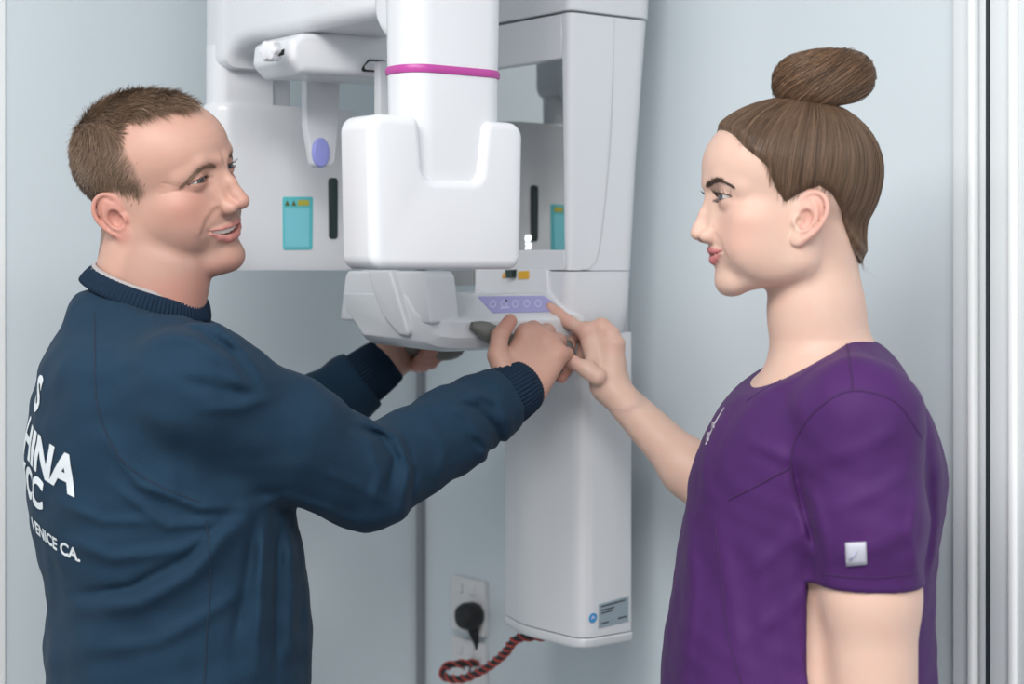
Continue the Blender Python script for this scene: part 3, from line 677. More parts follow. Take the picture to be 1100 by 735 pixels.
MAN_H.update(
    cran=((-7, 0, 26), (88, 74, 71)), fore=((34, 0, 26), (62, 63, 51)),
    face=((36, 0, -38), (54, 58, 70)), jaw=((-2, 51, -73), (62, 21, -102)), jr=(15, 16),
    chin=((77, 0, -104), (16, 22, 16)), cheek=((48, 40, -46), (26, 20, 26)), bone=((51, 46, -26), (20, 16, 14)),
    muz=((62, 0, -66), (28, 31, 28)), eye=(74, 31, -3),
    brow=[(91, 8, 11), (84, 28, 13), (66, 46, 5)], browr=(7.5, 8, 7.5),
    lid_up=3.0, lid_lo=2.1, tilt=-0.5, crease=2.6,
    nose=[(90, 0, 0), (100, 0, -16), (106, 0, -31), (109, 0, -38)], noser=(6.5, 7.2, 8, 9.6),
    ala=((99, 13.5, -42), (11, 7.5, 8)), wall=[(84, 10, -6), (92, 13, -35)], wallr=(8, 8),
    nostril=((105, 7, -49), (7, 3.5, 4.5)),
    ul2=[(0, -65), (7, -64.6), (19, -64.6), (30, -63.2)], uoff=(-0.6, -0.6, -0.8, -0.6), ulr=(3.2, 3.2, 2.6, 1.3),
    ll2=[(0, -79), (9, -78.4), (21, -73.5), (30, -65.5)], loff=(-0.8, -0.8, -1, -0.6), llr=(4.8, 4.6, 3.4, 1.4),
    sl2=[(0, -71), (10, -70.2), (22, -67.6), (34, -63)], slitr=1.2, gape=3.8,
    na2=[(22, -41), (36, -51), (42, -63)], nasod=1.0,
    neck=[(-28, 0, -45), (-30, 0, -120), (-38, 0, -190)], neckr=(50, 54, 60), neckk=11,
    ear=(-4, 66, -26), ears=0.9, eara=22, extra=man_extra, extra0=man_extra0)
WOMAN_H = dict(HEAD_BASE)
WOMAN_H.update(cran=((-4, 0, 30), (92, 72, 77)), ear=(8, 63, -22), ears=0.93, earroll=16, eye=(75, 31, -2),
    bone=((52, 45, -24), (20, 16, 14)), cheek=((48, 36, -50), (26, 20, 26)),
    lid_up=5.0, lid_lo=3.2, tilt=2.0, extra0=woman_extra0, nasod=0.4,
    nose=[(90, 0, -1), (97, 0, -18), (103.5, 0, -34), (105, 0, -39)], noser=(6, 6.5, 7, 8.2),
    ul2=[(0, -58.5), (5, -57.8), (14, -59.5), (25, -59.8)], uoff=(-0.5, -0.5, -0.8, -0.6), ulr=(4.2, 4.4, 3.6, 1.6),
    ll2=[(0, -68.8), (8, -68.4), (16, -65.6), (24, -60.8)], loff=(-0.8, -0.8, -1, -0.6), llr=(5.2, 5.0, 3.8, 1.6),
    sl2=[(0, -63.6), (10, -63.2), (19, -61.8), (27.5, -58.6)],
    na2=[(20, -42), (31, -53), (35, -66)],
    muz=((60, 0, -62), (25, 28, 27)), chin=((69, 0, -94), (16, 18, 15)))
fit_face(MAN_H); fit_face(WOMAN_H)
# ---- skin pigment by place on the head
def mix(a, b, t): return a*(1-t[:, None])+np.asarray(b, F32)*t[:, None]
def head_color(p, H, T):
    q = p.copy(); q[:, 1] = np.abs(q[:, 1]); x, y, z = q.T
    c = np.tile(np.asarray(T['skin'], F32), (len(p), 1))
    ck = gauss(np.sqrt(((q-A(66, 46, -34))**2).sum(1)), 26)
    c = mix(c, T['blush'], 0.55*ck)
    c = mix(c, T['blush'], T.get('nosered', 0.35)*gauss(np.sqrt(((q-A(108, 0, -42))**2).sum(1)), 14))
    e = ear_sdf(q, H)
    c = mix(c, T['blush'], 0.6*ss(4, 0, e)*(x < 6))
    ex, ey, ez = H['eye']
    c = mix(c, T['lid'], 0.6*gauss(np.sqrt((x-ex-13)**2*0.3+(y-ey)**2*0.5+(z-ez)**2), 9))
    # stubble
    if T['stubble'] > 0:
        m = ss(-38, -58, z)*ss(-12, 8, x+0.25*(z+60)*-1)
        lp = np.minimum(chain(q, H['ulip'], H['ulr']), chain(q, H['llip'], H['llr']))
        m = m*ss(0.5, 5, lp)*(1-0.5*gauss(np.sqrt(((q-A(72, 40, -48))**2).sum(1)), 16))*ss(-150, -112, z)
        c = mix(c, T['beard'], T['stubble']*m)
    # lips
    sl = catmull(H['slit'], 3)
    zc = np.interp(y, sl[:, 1], sl[:, 2])
    lu = chain(q, H['ulip'], H['ulr']); l2 = chain(q, H['llip'], H['llr'])
    lu = np.where(z > zc-H['gape']-1, lu, 99)
    m = np.maximum(ss(1.6, 0.4, np.minimum(lu, l2)), 0)*(x > 60)
    m = m*ss(H['ulip'][0][2]+5.5, H['ulip'][0][2]+3.0, z-0.10*np.abs(y-4))
    c = mix(c, T['lip'], m)
    # inside of mouth
    ins = (np.abs(z-zc) < H['gape']+0.4)*(y < sl[-1, 1]-1)*(x > 55)*(lu > -0.5-2.0)
    if H['gape'] > 0:
        c = mix(c, (0.12, 0.03, 0.03), (ins*(x < np.interp(y, sl[:, 1], sl[:, 0])-9.5)).astype(F32))
    else:
        c = mix(c, T['lipdark'], gauss(z-zc, 0.9)*(y < sl[-1, 1]+1)*(x > 70)*ss(3.0, 0.5, np.minimum(lu, l2)))
    # lash line
    u = (y-ey)/H['ap']; tz = ez+H['tilt']*u
    up = tz+H['lid_up']*np.clip(1-u*u, 0, 1); lo = tz-H['lid_lo']*np.clip(1-u*u, 0, 1)
    c = mix(c, T['lash'], T.get('lashw', 0.9)*gauss(z-up-0.3, T.get('lasht', 1.3))*(np.abs(u) < 1.12)*(x > ex))
    c = mix(c, T['lash'], 0.35*gauss(z-lo+0.2, 0.9)*(np.abs(u) < 1.02)*(x > ex))
    # nostrils: dark of the holes put into the skin colour
    nt, nr = H['nostril']
    c = mix(c, (0.10, 0.03, 0.025), 0.8*ss(1.0, -0.6, ell(q, nt, nr)))
    return c.clip(0, 1)
class Frame:
    """local millimetres <-> world metres"""
    def __init__(self, org, fwd, left, up, s=1.0):
        self.o = np.asarray(org, float); self.B = np.stack([nrm(fwd), nrm(left), nrm(up)], 1); self.s = 0.001*s
    def w(self, p): return self.o+(np.asarray(p, float)*self.s)@self.B.T
    def l(self, p): return (((p-self.o.astype(F32))@self.B.astype(F32))/F32(self.s))
    def mat(self):
        m = Matrix.Identity(4)
        for i in range(3):
            for j in range(3): m[i][j] = self.B[i, j]
            m[i][3] = self.o[i]
        return m
def head_frame(px, py, d, yaw, roll, pitch, s=1.0):
    y = math.radians(yaw); f = np.array([math.sin(y), -math.cos(y), 0]); u = np.array([0, 0, 1.0]); l = np.cross(u, f)
    p = math.radians(pitch); f, u = f*math.cos(p)+u*math.sin(p), u*math.cos(p)-f*math.sin(p)
    r = math.radians(roll); l, u = l*math.cos(r)+u*math.sin(r), u*math.cos(r)-l*math.sin(r)
    return Frame(P(px, py, d), f, l, u, s)
MAN_F = head_frame(166, 189, 2.0, 66, 18, 3)
WD = 1.82
WOMAN_F = head_frame(850, 213, WD, -87, 0, 0, WD/1.92)
def neck_local(H, F, pts, rad):
    H['neck'] = [tuple(F.l(np.array([q], F32))[0]) for q in pts]; H['neckr'] = tuple(r/F.s for r in rad)
MAN_NECK = ([P(163, 240, 2.0), P(168, 300, 2.0), P(158, 370, 2.0)], (0.046, 0.0490, 0.054))
MAN_NAPE = ([P(150, 245, 2.0), P(150, 300, 2.0), P(144, 370, 2.0)], (0.040, 0.0430, 0.046)); MAN_THROAT = ([P(190, 285, 1.985), P(168, 370, 1.99)], (0.036, 0.038))
for key_, nk_ in (('nape', MAN_NAPE), ('throat', MAN_THROAT)): MAN_H[key_] = ([tuple(MAN_F.l(np.array([q], F32))[0]) for q in nk_[0]], tuple(r*1000 for r in nk_[1]))
neck_local(MAN_H, MAN_F, *MAN_NECK)
WOMAN_NECK = ([P(874, 262, WD), P(877, 335, WD), P(884, 400, WD)], (0.0435, 0.0455, 0.054))
neck_local(WOMAN_H, WOMAN_F, *WOMAN_NECK)
fit_face(MAN_H); fit_face(WOMAN_H)
# ---------------------------------------------------------------- hands
def hand_sdf(p, hd):
    w0, w1 = np.asarray(hd['wrist'][0]), np.asarray(hd['wrist'][1])          # centre of the wrist, point further up the arm
    c = np.mean([f[0] for f in hd['fingers']], axis=0)
    far = np.sqrt(((p-(w0*0.35+c*0.65).astype(F32))**2).sum(1))-0.17
    out = far.copy(); m = far < 0.03
    if not m.any(): return out
    q = p[m]
    across = nrm(np.asarray(hd['fingers'][3][0])-np.asarray(hd['fingers'][0][0])); ww = hd.get('ww', 0.016)
    d = None
    for i, f in enumerate(hd['fingers']):
        a = w0+across*ww*(i-1.5)/1.5
        t = cone(q, a, f[0], hd.get('rw', 0.015), hd['r']*1.22)
        d = t if d is None else smin(d, t, 0.014)
    th = hd['thumb']
    tr = hd['rt']
    td = chain(q, th, (tr*1.35, tr*1.1, tr, tr*0.82), 0.003)
    d = smin(d, td, 0.006)
    d = smin(d, cone(q, th[0]*0.4+th[1]*0.6, np.asarray(hd['fingers'][0][0])*0.75+w0*0.25, tr*0.65, hd['r']*0.7), 0.012)  # web of the thumb
    fd = None
    for i, f in enumerate(hd['fingers']):
        r = hd['r']*(1.0, 1.04, 0.98, 0.86)[i]
        t = chain(q, f, (r*1.12, r*1.08, r*0.95, r*0.80), 0.0025)
        fd = t if fd is None else smin(fd, t, 0.0015)
        # knuckles
        d = smin(d, sph(q, np.asarray(f[0])+np.asarray(hd['back'])*0.004, r*1.12), 0.008)
    d = smin(d, fd, 0.006)
    for i in range(3):        # furrows between the knuckles
        mid = (np.asarray(hd['fingers'][i][0])+np.asarray(hd['fingers'][i+1][0]))/2+np.asarray(hd['back'])*hd['r']
        d = d+hd.get('furrow', 0.0015)*gauss(cone(q, mid, mid*0.55+w0*0.45, 0, 0), 0.0045)
    for i in range(4):        # tendons
        f0 = np.asarray(hd['fingers'][i][0])+np.asarray(hd['back'])*hd['r']*1.1
        d = d-hd.get('tendon', 0.001)*gauss(cone(q, f0, f0*0.45+w0*0.55, 0, 0), 0.003)
    out[m] = d
    return out
def PP(*l): return [P(*q) for q in l]
MAN_HAND_R = dict(wrist=(P(556, 418, 2.158), P(500, 455, 2.078)), r=0.0105, rt=0.0110, back=nrm((-0.1, -0.75, 0.65)),
    fingers=[PP((565, 360, 2.190), (573, 354, 2.233), (573, 371, 2.255), (568, 384, 2.243)),
             PP((577, 362, 2.194), (587, 357, 2.237), (588, 377, 2.258), (582, 391, 2.245)),
             PP((590, 370, 2.194), (599, 367, 2.233), (600, 387, 2.253), (594, 399, 2.240)),
             PP((600, 382, 2.188), (608, 381, 2.220), (608, 396, 2.238), (603, 406, 2.228))],
    thumb=PP((544, 403, 2.148), (534, 382, 2.154), (537, 361, 2.164), (548, 345, 2.176)), rw=0.018, ww=0.018)
MAN_HAND_L = dict(wrist=(P(411, 391, 2.42), P(370, 415, 2.42)), r=0.0105, rt=0.0115, back=nrm((-0.3, 0.9, -0.1)),
    fingers=[PP((432, 362, 2.46), (456, 369, 2.475), (470, 375, 2.45), (458, 376, 2.425)),
             PP((436, 371, 2.465), (458, 378, 2.48), (468, 383, 2.455), (455, 383, 2.43)),
             PP((437, 380, 2.465), (455, 386, 2.478), (463, 389, 2.452), (450, 388, 2.43)),
             PP((436, 389, 2.46), (449, 393, 2.47), (455, 393, 2.45), (446, 392, 2.432))],
    thumb=PP((416, 380, 2.405), (414, 366, 2.405), (413, 356, 2.41), (415, 347, 2.415)), rw=0.018, ww=0.016)
WOMAN_HAND_R = dict(wrist=(P(655, 416, 2.235), P(700, 460, 2.19)), r=0.0082, rt=0.0086, back=nrm((0.75, -0.35, 0.55)),
    fingers=[PP((629, 357, 2.252), (611, 346, 2.268), (600, 337, 2.276), (591, 330, 2.281)),
             PP((645, 352, 2.252), (627, 353, 2.285), (614, 364, 2.285), (612, 377, 2.272)),
             PP((655, 360, 2.245), (640, 357, 2.28), (627, 369, 2.29), (624, 383, 2.275)),
             PP((661, 371, 2.238), (650, 366, 2.27), (638, 377, 2.28), (634, 389, 2.27))],
    thumb=PP((642, 405, 2.215), (628, 396, 2.218), (615, 389, 2.222), (603, 383, 2.226)), rw=0.0150, ww=0.011, furrow=0.0008, tendon=0.0004)
WOMAN_HAND_L = dict(wrist=(P(905, 1000, 1.70), P(920, 900, 1.69)), r=0.0082, rt=0.0088, back=nrm((0, -1, 0)),
    fingers=[PP((882, 1085, 1.70), (874, 1122, 1.705), (874, 1146, 1.71), (877, 1168, 1.72)),
             PP((895, 1088, 1.71), (889, 1128, 1.715), (890, 1153, 1.72), (893, 1176, 1.73)),
             PP((908, 1086, 1.72), (905, 1122, 1.725), (905, 1146, 1.73), (907, 1166, 1.74)),
             PP((920, 1080, 1.73), (919, 1108, 1.735), (919, 1126, 1.74), (920, 1143, 1.75))],
    thumb=PP((888, 1030, 1.695), (872, 1058, 1.695), (864, 1085, 1.70), (862, 1108, 1.705)), rw=0.015, ww=0.012, furrow=0.0005, tendon=0.0)
# ---------------------------------------------------------------- bodies and clothes (world metres)
class Body: pass
def wav(p, s, seed):
    """cheap smooth noise in -1..1"""
    r = np.random.RandomState(seed); out = np.zeros(len(p), F32)
    for i in range(5):
        k = r.normal(size=3); k /= np.linalg.norm(k); k *= (0.7+0.8*r.rand())*2*math.pi/s
        k2 = r.normal(size=3); k2 = k2/np.linalg.norm(k2)*2*math.pi/(s*2.3)
        out += np.sin(p@k.astype(F32)+1.6*np.sin(p@k2.astype(F32)+r.rand()*6)+r.rand()*6)
    return out/5*1.4
def folds(p, lst):
    """cloth folds: each (pixel polyline, distance, half width in px, height in mm), on the camera's side of that distance"""
    out = np.zeros(len(p), F32)
    X = 550+FPX*p[:, 0]/p[:, 1]; Z = HOR-FPX*(p[:, 2]-CAMZ)/p[:, 1]
    for pts, dd, w, hgt in lst:
        pts = np.asarray(pts, float)
        m = (X > pts[:, 0].min()-3*w) & (X < pts[:, 0].max()+3*w) & (Z > pts[:, 1].min()-3*w) & (Z < pts[:, 1].max()+3*w) & (np.abs(p[:, 1]-dd) < 0.13)
        if not m.any(): continue
        x, z = X[m], Z[m]; best = np.full(len(x), 1e9)
        L = np.concatenate([[0], np.cumsum(np.hypot(*np.diff(pts, axis=0).T))]); pos = np.zeros(len(x))
        for i in range(len(pts)-1):
            a, b = pts[i], pts[i+1]; ab = b-a
            t = np.clip(((x-a[0])*ab[0]+(z-a[1])*ab[1])/(ab@ab), 0, 1)
            d = np.hypot(x-a[0]-t*ab[0], z-a[1]-t*ab[1])
            k = d < best; best[k] = d[k]; pos[k] = (L[i]+t[k]*(L[i+1]-L[i]))/L[-1]
        fade = ss(0, 0.25, pos)*ss(1, 0.75, pos)
        out[m] += hgt*0.001*gauss(best, w)*(0.25+0.75*fade)
    return out
def torso_sdf(p, B, grow=0.0):
    z = p[:, 2]; t = B.tab
    a = table(z, t[0], t[1])+grow; b = table(z, t[0], t[2])+grow; cx = table(z, t[0], t[3]); cl = table(z, t[0], t[4])
    q = p[:, :2]-B.o.astype(F32)[:2]
    u = q@B.f[:2].astype(F32)-cx; v = q@B.l[:2].astype(F32)-cl
    n = B.n
    k = ((np.abs(u)/a)**n+(np.abs(v)/b)**n)**(1/n)
    d = (k-1)*np.minimum(a, b)*0.92
    d = smax(d, z-t[0][-1]-grow, 0.03)
    return smax(d, t[0][0]-z, 0.02)
def trunk_tab(rows):
    r = np.array(rows, float); r = r[np.argsort(r[:, 0])]
    return r.T
# ---- man: faces right and a little away from the camera
MB_ = Body(); al = math.radians(12)
MB_.f = np.array([math.cos(al), math.sin(al), 0]); MB_.l = np.array([-math.sin(al), math.cos(al), 0]); MB_.o = np.array([-0.40, 2.0, 0]); MB_.n = 2.3
MB_.tab = trunk_tab([  # z, half depth, half width, forward shift, left shift
    (0.78, .135, .180, .00, 0), (0.90, .142, .180, .01, 0), (1.05, .150, .180, .013, 0), (1.14, .147, .182, .010, 0), (1.206, .150, .186, -.002, 0), (1.292, .146, .190, -.012, 0),
    (1.355, .130, .188, -.020, 0), (1.40, .108, .170, -.030, 0), (1.43, .086, .120, -.036, 0), (1.452, .074, .085, -.040, 0), (1.478, .064, .066, -.042, 0)])
MB_.sh = [P(209, 415, 1.84), P(200, 395, 2.17)]
MB_.el = [P(395, 515, 1.985), P(275, 492, 2.40)]
MB_.wr = [P(556, 418, 2.158), P(411, 391, 2.42)]
# ---- woman: in profile, facing left
WB_ = Body()
WB_.f = np.array([-1.0, 0, 0]); WB_.l = np.array([0, -1.0, 0]); WB_.o = np.array([0.32, 1.84, 0]); WB_.n = 2.25
def wrow(py, x0, x1, b, cl=0):
    k = 1005.0; X0 = (x0-550)/k; X1 = (x1-550)/k
    return (1.5+(288-py)/k, (X1-X0)/2, b, 0.32-(X0+X1)/2, cl)
WB_.tab = trunk_tab([(0.78, .135, .185, .02, 0), (0.90, .140, .175, .015, 0), wrow(735, 711, 1000, .165), wrow(693, 715, 998, .157), wrow(617, 727, 998, .150), wrow(574, 733, 1003, .152), wrow(540, 738, 1007, .156),
    wrow(506, 744, 1009, .160), wrow(472, 758, 1003, .165), wrow(441, 776, 991, .160), wrow(412, 800, 975, .145), wrow(385, 826, 960, .10), wrow(362, 842, 948, .065)])
WB_.sh = [P(925, 447, 1.69), P(905, 440, 1.99)]
WB_.el = [P(941, 790, 1.68), P(800, 565, 2.11)]
WB_.wr = [P(905, 1000, 1.70), P(655, 416, 2.235)]
def head_part(p, H, F):
    c = F.w((0, 0, -10)).astype(F32)
    far = np.sqrt(((p-c)**2).sum(1))-0.17
    out = far+0.06; m = far < 0.02
    if m.any(): out[m] = head_sdf(F.l(p[m]), H)*F32(F.s)
    return out
def legs_sdf(p, B, grow=0.0, low=0.08):
    o = B.o; d = None
    for s in (1, -1):
        hip = o+B.l*0.09*s+np.array([0, 0, .90]); kn = o+B.l*0.10*s+B.f*0.015+np.array([0, 0, .49]); an = o+B.l*0.105*s-B.f*0.02+np.array([0, 0, low])
        t = chain(p, [hip, kn, an], (.092+grow, .062+grow, .045+grow), 0.02)
        d = t if d is None else smin(d, t, 0.02)
    return d
def man_body(p):
    d = head_part(p, MAN_H, MAN_F)
    nk = smin(smin(chain(p, *MAN_NECK, 0.02), chain(p, *MAN_NAPE, 0.02), 0.03), chain(p, *MAN_THROAT, 0.02), 0.03)
    d = smin(d, nk, 0.006)
    d = smin(d, smax(torso_sdf(p, MB_, -0.022), p[:, 2]-1.445, 0.02), 0.012)
    for i, h in ((0, MAN_HAND_R), (1, MAN_HAND_L)):
        arm = chain(p, [MB_.sh[i], MB_.el[i], MB_.el[i]*0.55+MB_.wr[i]*0.45, MB_.wr[i]], (.055, .043, .041, .026), 0.02)
        d = smin(d, arm, 0.02)
        d = smin(d, hand_sdf(p, h), 0.010)
    return smin(d, legs_sdf(p, MB_), 0.03)
def woman_body(p):
    d = head_part(p, WOMAN_H, WOMAN_F)
    d = smin(d, chain(p, *WOMAN_NECK, 0.02), 0.006)
    # collar bones and chest in the neckline
    d = smin(d, torso_sdf(p, WB_, -0.010), 0.03)
    for i, h in ((0, WOMAN_HAND_L), (1, WOMAN_HAND_R)):
        if i == 0:
            arm = chain(p, [WB_.sh[0], P(936, 640, 1.68), WB_.el[0], WB_.el[0]*0.5+WB_.wr[0]*0.5, WB_.wr[0]], (.050, .0445, .040, .036, .023), 0.02)
        else:
            arm = chain(p, [WB_.sh[1], WB_.el[1], WB_.el[1]*0.6+WB_.wr[1]*0.4, WB_.wr[1]], (.045, .034, .0325, .0205), 0.02)
        d = smin(d, arm, 0.02)
        d = smin(d, hand_sdf(p, h), 0.012)
    return smin(d, legs_sdf(p, WB_), 0.03)
# ---- clothes
MAN_FOLDS = [
    ([(112, 470), (150, 520), (215, 545), (262, 545)], 1.86, 6, 5), ([(120, 520), (180, 565), (250, 560)], 1.86, 6, 4),
    ([(60, 575), (120, 600), (200, 590), (270, 555)], 1.88, 7, 4), ([(85, 655), (150, 648), (205, 618), (245, 575), (268, 550)], 1.88, 11, 9), ([(80, 640), (140, 632), (200, 600), (240, 560)], 1.88, 6, -5),
    ([(90, 700), (170, 690), (240, 650), (280, 620)], 1.88, 9, 4), ([(272, 560), (266, 620), (252, 690)], 1.9, 7, -5), ([(285, 550), (280, 620), (276, 720)], 1.9, 7, 6), ([(300, 560), (298, 640), (296, 735)], 1.93, 5, -5), ([(310, 560), (314, 630), (312, 720)], 1.95, 7, 5),
    ([(325, 575), (331, 640), (332, 730)], 2.0, 7, 4), ([(60, 540), (110, 560), (170, 560)], 1.9, 6, 3),
    ([(178, 350), (215, 356), (248, 378), (276, 412)], 1.87, 5, -6), ([(160, 362), (205, 364), (240, 388), (270, 424)], 1.85, 7, 5), ([(222, 338), (250, 366), (285, 412)], 1.95, 5, 5),
    ([(190, 398), (235, 404), (272, 416)], 1.83, 6, 3), ([(200, 412), (240, 420), (280, 424)], 1.83, 5, -3), ([(215, 440), (258, 438), (296, 424)], 1.83, 7, 4),
    ([(260, 545), (310, 535), (380, 560)], 1.88, 7, 5), ([(340, 505), (385, 522), (425, 548)], 1.93, 7, 3),
    ([(378, 458), (408, 468), (424, 492), (418, 530)], 1.94, 4.5, -6), ([(392, 452), (425, 468), (440, 500), (430, 545)], 1.96, 5, 6), ([(398, 482), (408, 510), (400, 545)], 1.94, 6, 4), ([(436, 470), (446, 510), (440, 550)], 1.98, 4, -4), ([(455, 445), (478, 480), (470, 525)], 2.02, 7, 3),
    ([(486, 432), (512, 438), (536, 462), (540, 490)], 2.06, 4, -6), ([(478, 428), (505, 450), (520, 480), (522, 505)], 2.05, 6, 5), ([(500, 418), (535, 432), (548, 462)], 2.09, 5, 5), ([(505, 470), (525, 485), (530, 495)], 2.07, 4, -4), ([(120, 380), (170, 400), (235, 440)], 1.80, 12, 2)]
def sweatshirt(p):
    d = torso_sdf(p, MB_, 0.0)
    d = smin(d, chain(p, [P(152, 358, 2.0), MB_.sh[0]+A(0, .02, 0)], (.040, .052)), 0.03)
    d = smin(d, chain(p, [P(152, 358, 2.0), MB_.sh[1]], (.040, .052)), 0.03)
    for i in (0, 1):
        S, E, W = MB_.sh[i], MB_.el[i], MB_.wr[i]
        c = W+(E-W)*0.14
        arm = chain(p, [S, S*0.5+E*0.5, E, E*0.5+W*0.5, W+(E-W)*0.25, W+(E-W)*0.15, c], (.061, .066, .057, .050, .045, .037, .035), 0.015)
        d = smin(d, arm, (0.014+0.032*ss(1.25, 1.36, p[:, 2])).astype(F32))
    m = np.abs(d) < 0.035
    if m.any():
        e = np.zeros(len(p), F32); pm = p[m]; e[m] = folds(pm, MAN_FOLDS)+0.0020*wav(pm*np.array([1, 1, 1.5], F32), 0.085, 3)+0.0010*wav(pm, 0.045, 5)
        d = d-e
    for i in (0, 1):       # end of the sleeve
        S, E, W = MB_.sh[i], MB_.el[i], MB_.wr[i]
        ax = nrm(W-E); c = W-ax*0.034
        near = np.sqrt(((p-W.astype(F32))**2).sum(1)) < 0.14
        pl = (p-c.astype(F32))@ax.astype(F32)
        d = np.where(near, smax(d, pl, 0.004), d)
    # neck opening
    d = smax(d, -chain(p, [P(163, 280, 2.0), P(158, 318, 2.0)], (.066, .064)), 0.006)
    n_ = nrm((0.33, -0.10, 0.94)); c_ = P(159, 313, 2.0); q_ = p-c_.astype(F32); h_ = q_@n_.astype(F32)
    r_ = np.sqrt(np.maximum((q_*q_).sum(1)-h_*h_, 0))
    d = smax(d, -np.maximum(-(h_+0.007), r_-0.098), 0.006)
    # hem
    return smax(d, 0.93-p[:, 2], 0.01)
WOMAN_FOLDS = [
    ([(850, 490), (862, 540), (880, 600)], 1.66, 5, -5), ([(800, 470), (840, 490), (852, 500)], 1.72, 8, 3),
    ([(770, 560), (785, 640), (800, 735)], 1.74, 10, 3), ([(740, 560), (745, 640), (735, 735)], 1.80, 8, 3),
    ([(860, 560), (850, 640), (860, 735)], 1.70, 12, 4), ([(820, 600), (818, 660), (830, 735)], 1.70, 12, 3),
    ([(985, 500), (940, 530), (885, 550)], 1.63, 9, 2.6), ([(975, 455), (930, 480), (872, 500)], 1.63, 10, 2.2), ([(985, 560), (950, 585), (895, 600)], 1.63, 10, 2.4),
    ([(985, 520), (978, 575), (986, 625)], 1.66, 5, 3), ([(870, 520), (885, 570), (890, 620)], 1.64, 6, 2.5),
    ([(996, 480), (1000, 560), (990, 640)], 1.76, 6, -4), ([(780, 440), (760, 480), (748, 520)], 1.80, 8, 2),
    ([(800, 620), (850, 580), (872, 560)], 1.72, 9, 2.5), ([(800, 690), (850, 650), (885, 620)], 1.72, 10, 2.5)]
def scrub_top(p):
    d = torso_sdf(p, WB_, 0.0)
    for i in (0, 1):
        S = WB_.sh[i]
        d = smin(d, chain(p, [P(886, 412, WD), S+A(0, 0, -.004)], (.046, .055)), 0.03)
        if i == 0: arm = chain(p, [S, P(934, 560, 1.68), P(936, 650, 1.68)], (.0580, .0560, .0515), 0.02)
        else: arm = chain(p, [S, S*0.35+WB_.el[1]*0.65], (.058, .052), 0.02)
        d = smin(d, arm, 0.018)
    m = np.abs(d) < 0.035
    if m.any():
        e = np.zeros(len(p), F32); pm = p[m]; e[m] = folds(pm, WOMAN_FOLDS)+0.0016*wav(pm*np.array([1, 1, 0.7], F32), 0.085, 11)+0.0009*wav(pm, 0.045, 12)
        d = d-e
    # sleeve hems
    pz = P(936, 628, 1.68)
    near = np.sqrt(((p-P(936, 650, 1.68).astype(F32))**2).sum(1)) < 0.085
    out_arm = chain(p, [P(936, 600, 1.68), P(936, 720, 1.68)], (.062, .062))
    d = np.where((out_arm < 0.0) & (p[:, 1] < 1.745), smax(d, pz[2]-p[:, 2], 0.003), d)
    E = WB_.el[1]; S = WB_.sh[1]; ax = nrm(E-S); c = S*0.35+E*0.65
    near = np.sqrt(((p-c.astype(F32))**2).sum(1)) < 0.09
    # V neck: everything above a plane that falls from the nape to the breast, narrowing towards it
    return smax(smax(d, -neck_v(p), 0.003), 0.80-p[:, 2], 0.01)
NECKLINE = [(1010, 318), (944, 347), (907, 363), (850, 394), (796, 424), (700, 478)]
def neck_v(p):
    """negative inside the opening of the neck: above a line that falls from the nape to the foot of the V"""
    q = np.array([P(a, b, WD) for a, b in NECKLINE])[::-1]
    zl = np.interp(p[:, 0], q[:, 0], q[:, 2]).astype(F32)
    return smax((zl-p[:, 2])*0.87, np.abs(p[:, 1]-F32(WD+0.01))-0.105, 0.01)
# ---------------------------------------------------------------- the two people
TONE_M = dict(skin=(0.53, 0.315, 0.245), blush=(0.53, 0.22, 0.175), lid=(0.46, 0.23, 0.17), stubble=0.50, beard=(0.33, 0.20, 0.16), lip=(0.52, 0.215, 0.19), lipdark=(0.2, 0.05, 0.05), lash=(0.12, 0.07, 0.05), nosered=0.5, lashw=0.6, lasht=0.9)
TONE_W = dict(skin=(0.63, 0.43, 0.345), blush=(0.62, 0.315, 0.255), lid=(0.52, 0.30, 0.23), stubble=0.0, beard=(0, 0, 0), lip=(0.50, 0.16, 0.16), lipdark=(0.22, 0.05, 0.06), lash=(0.02, 0.012, 0.01), nosered=0.15, lashw=1.0, lasht=1.3)
def man_hairline(q):
    """> 0 inside the haired scalp, in millimetres from its edge (roughly)"""
    x, y, z = q[:, 0], np.abs(q[:, 1]), q[:, 2]
    x1 = np.interp(y, [0, 10, 30, 42, 50, 75], [75, 72, 54, 36, 16, 13]); x2 = np.interp(z, [-30, -10, -3, 30, 50, 66, 84], [4, 27, 33, 31, 20, 14, 13])
    t = ss(60, 80, z); edge = x1*t+x2*(1-t)-x
    zlow = np.interp(x, [-105, -70, -50, -36, -24, -8, 24], [-88, -86, -76, -50, -18, 2, -16])
    return np.minimum(edge, (z-zlow)*1.2)
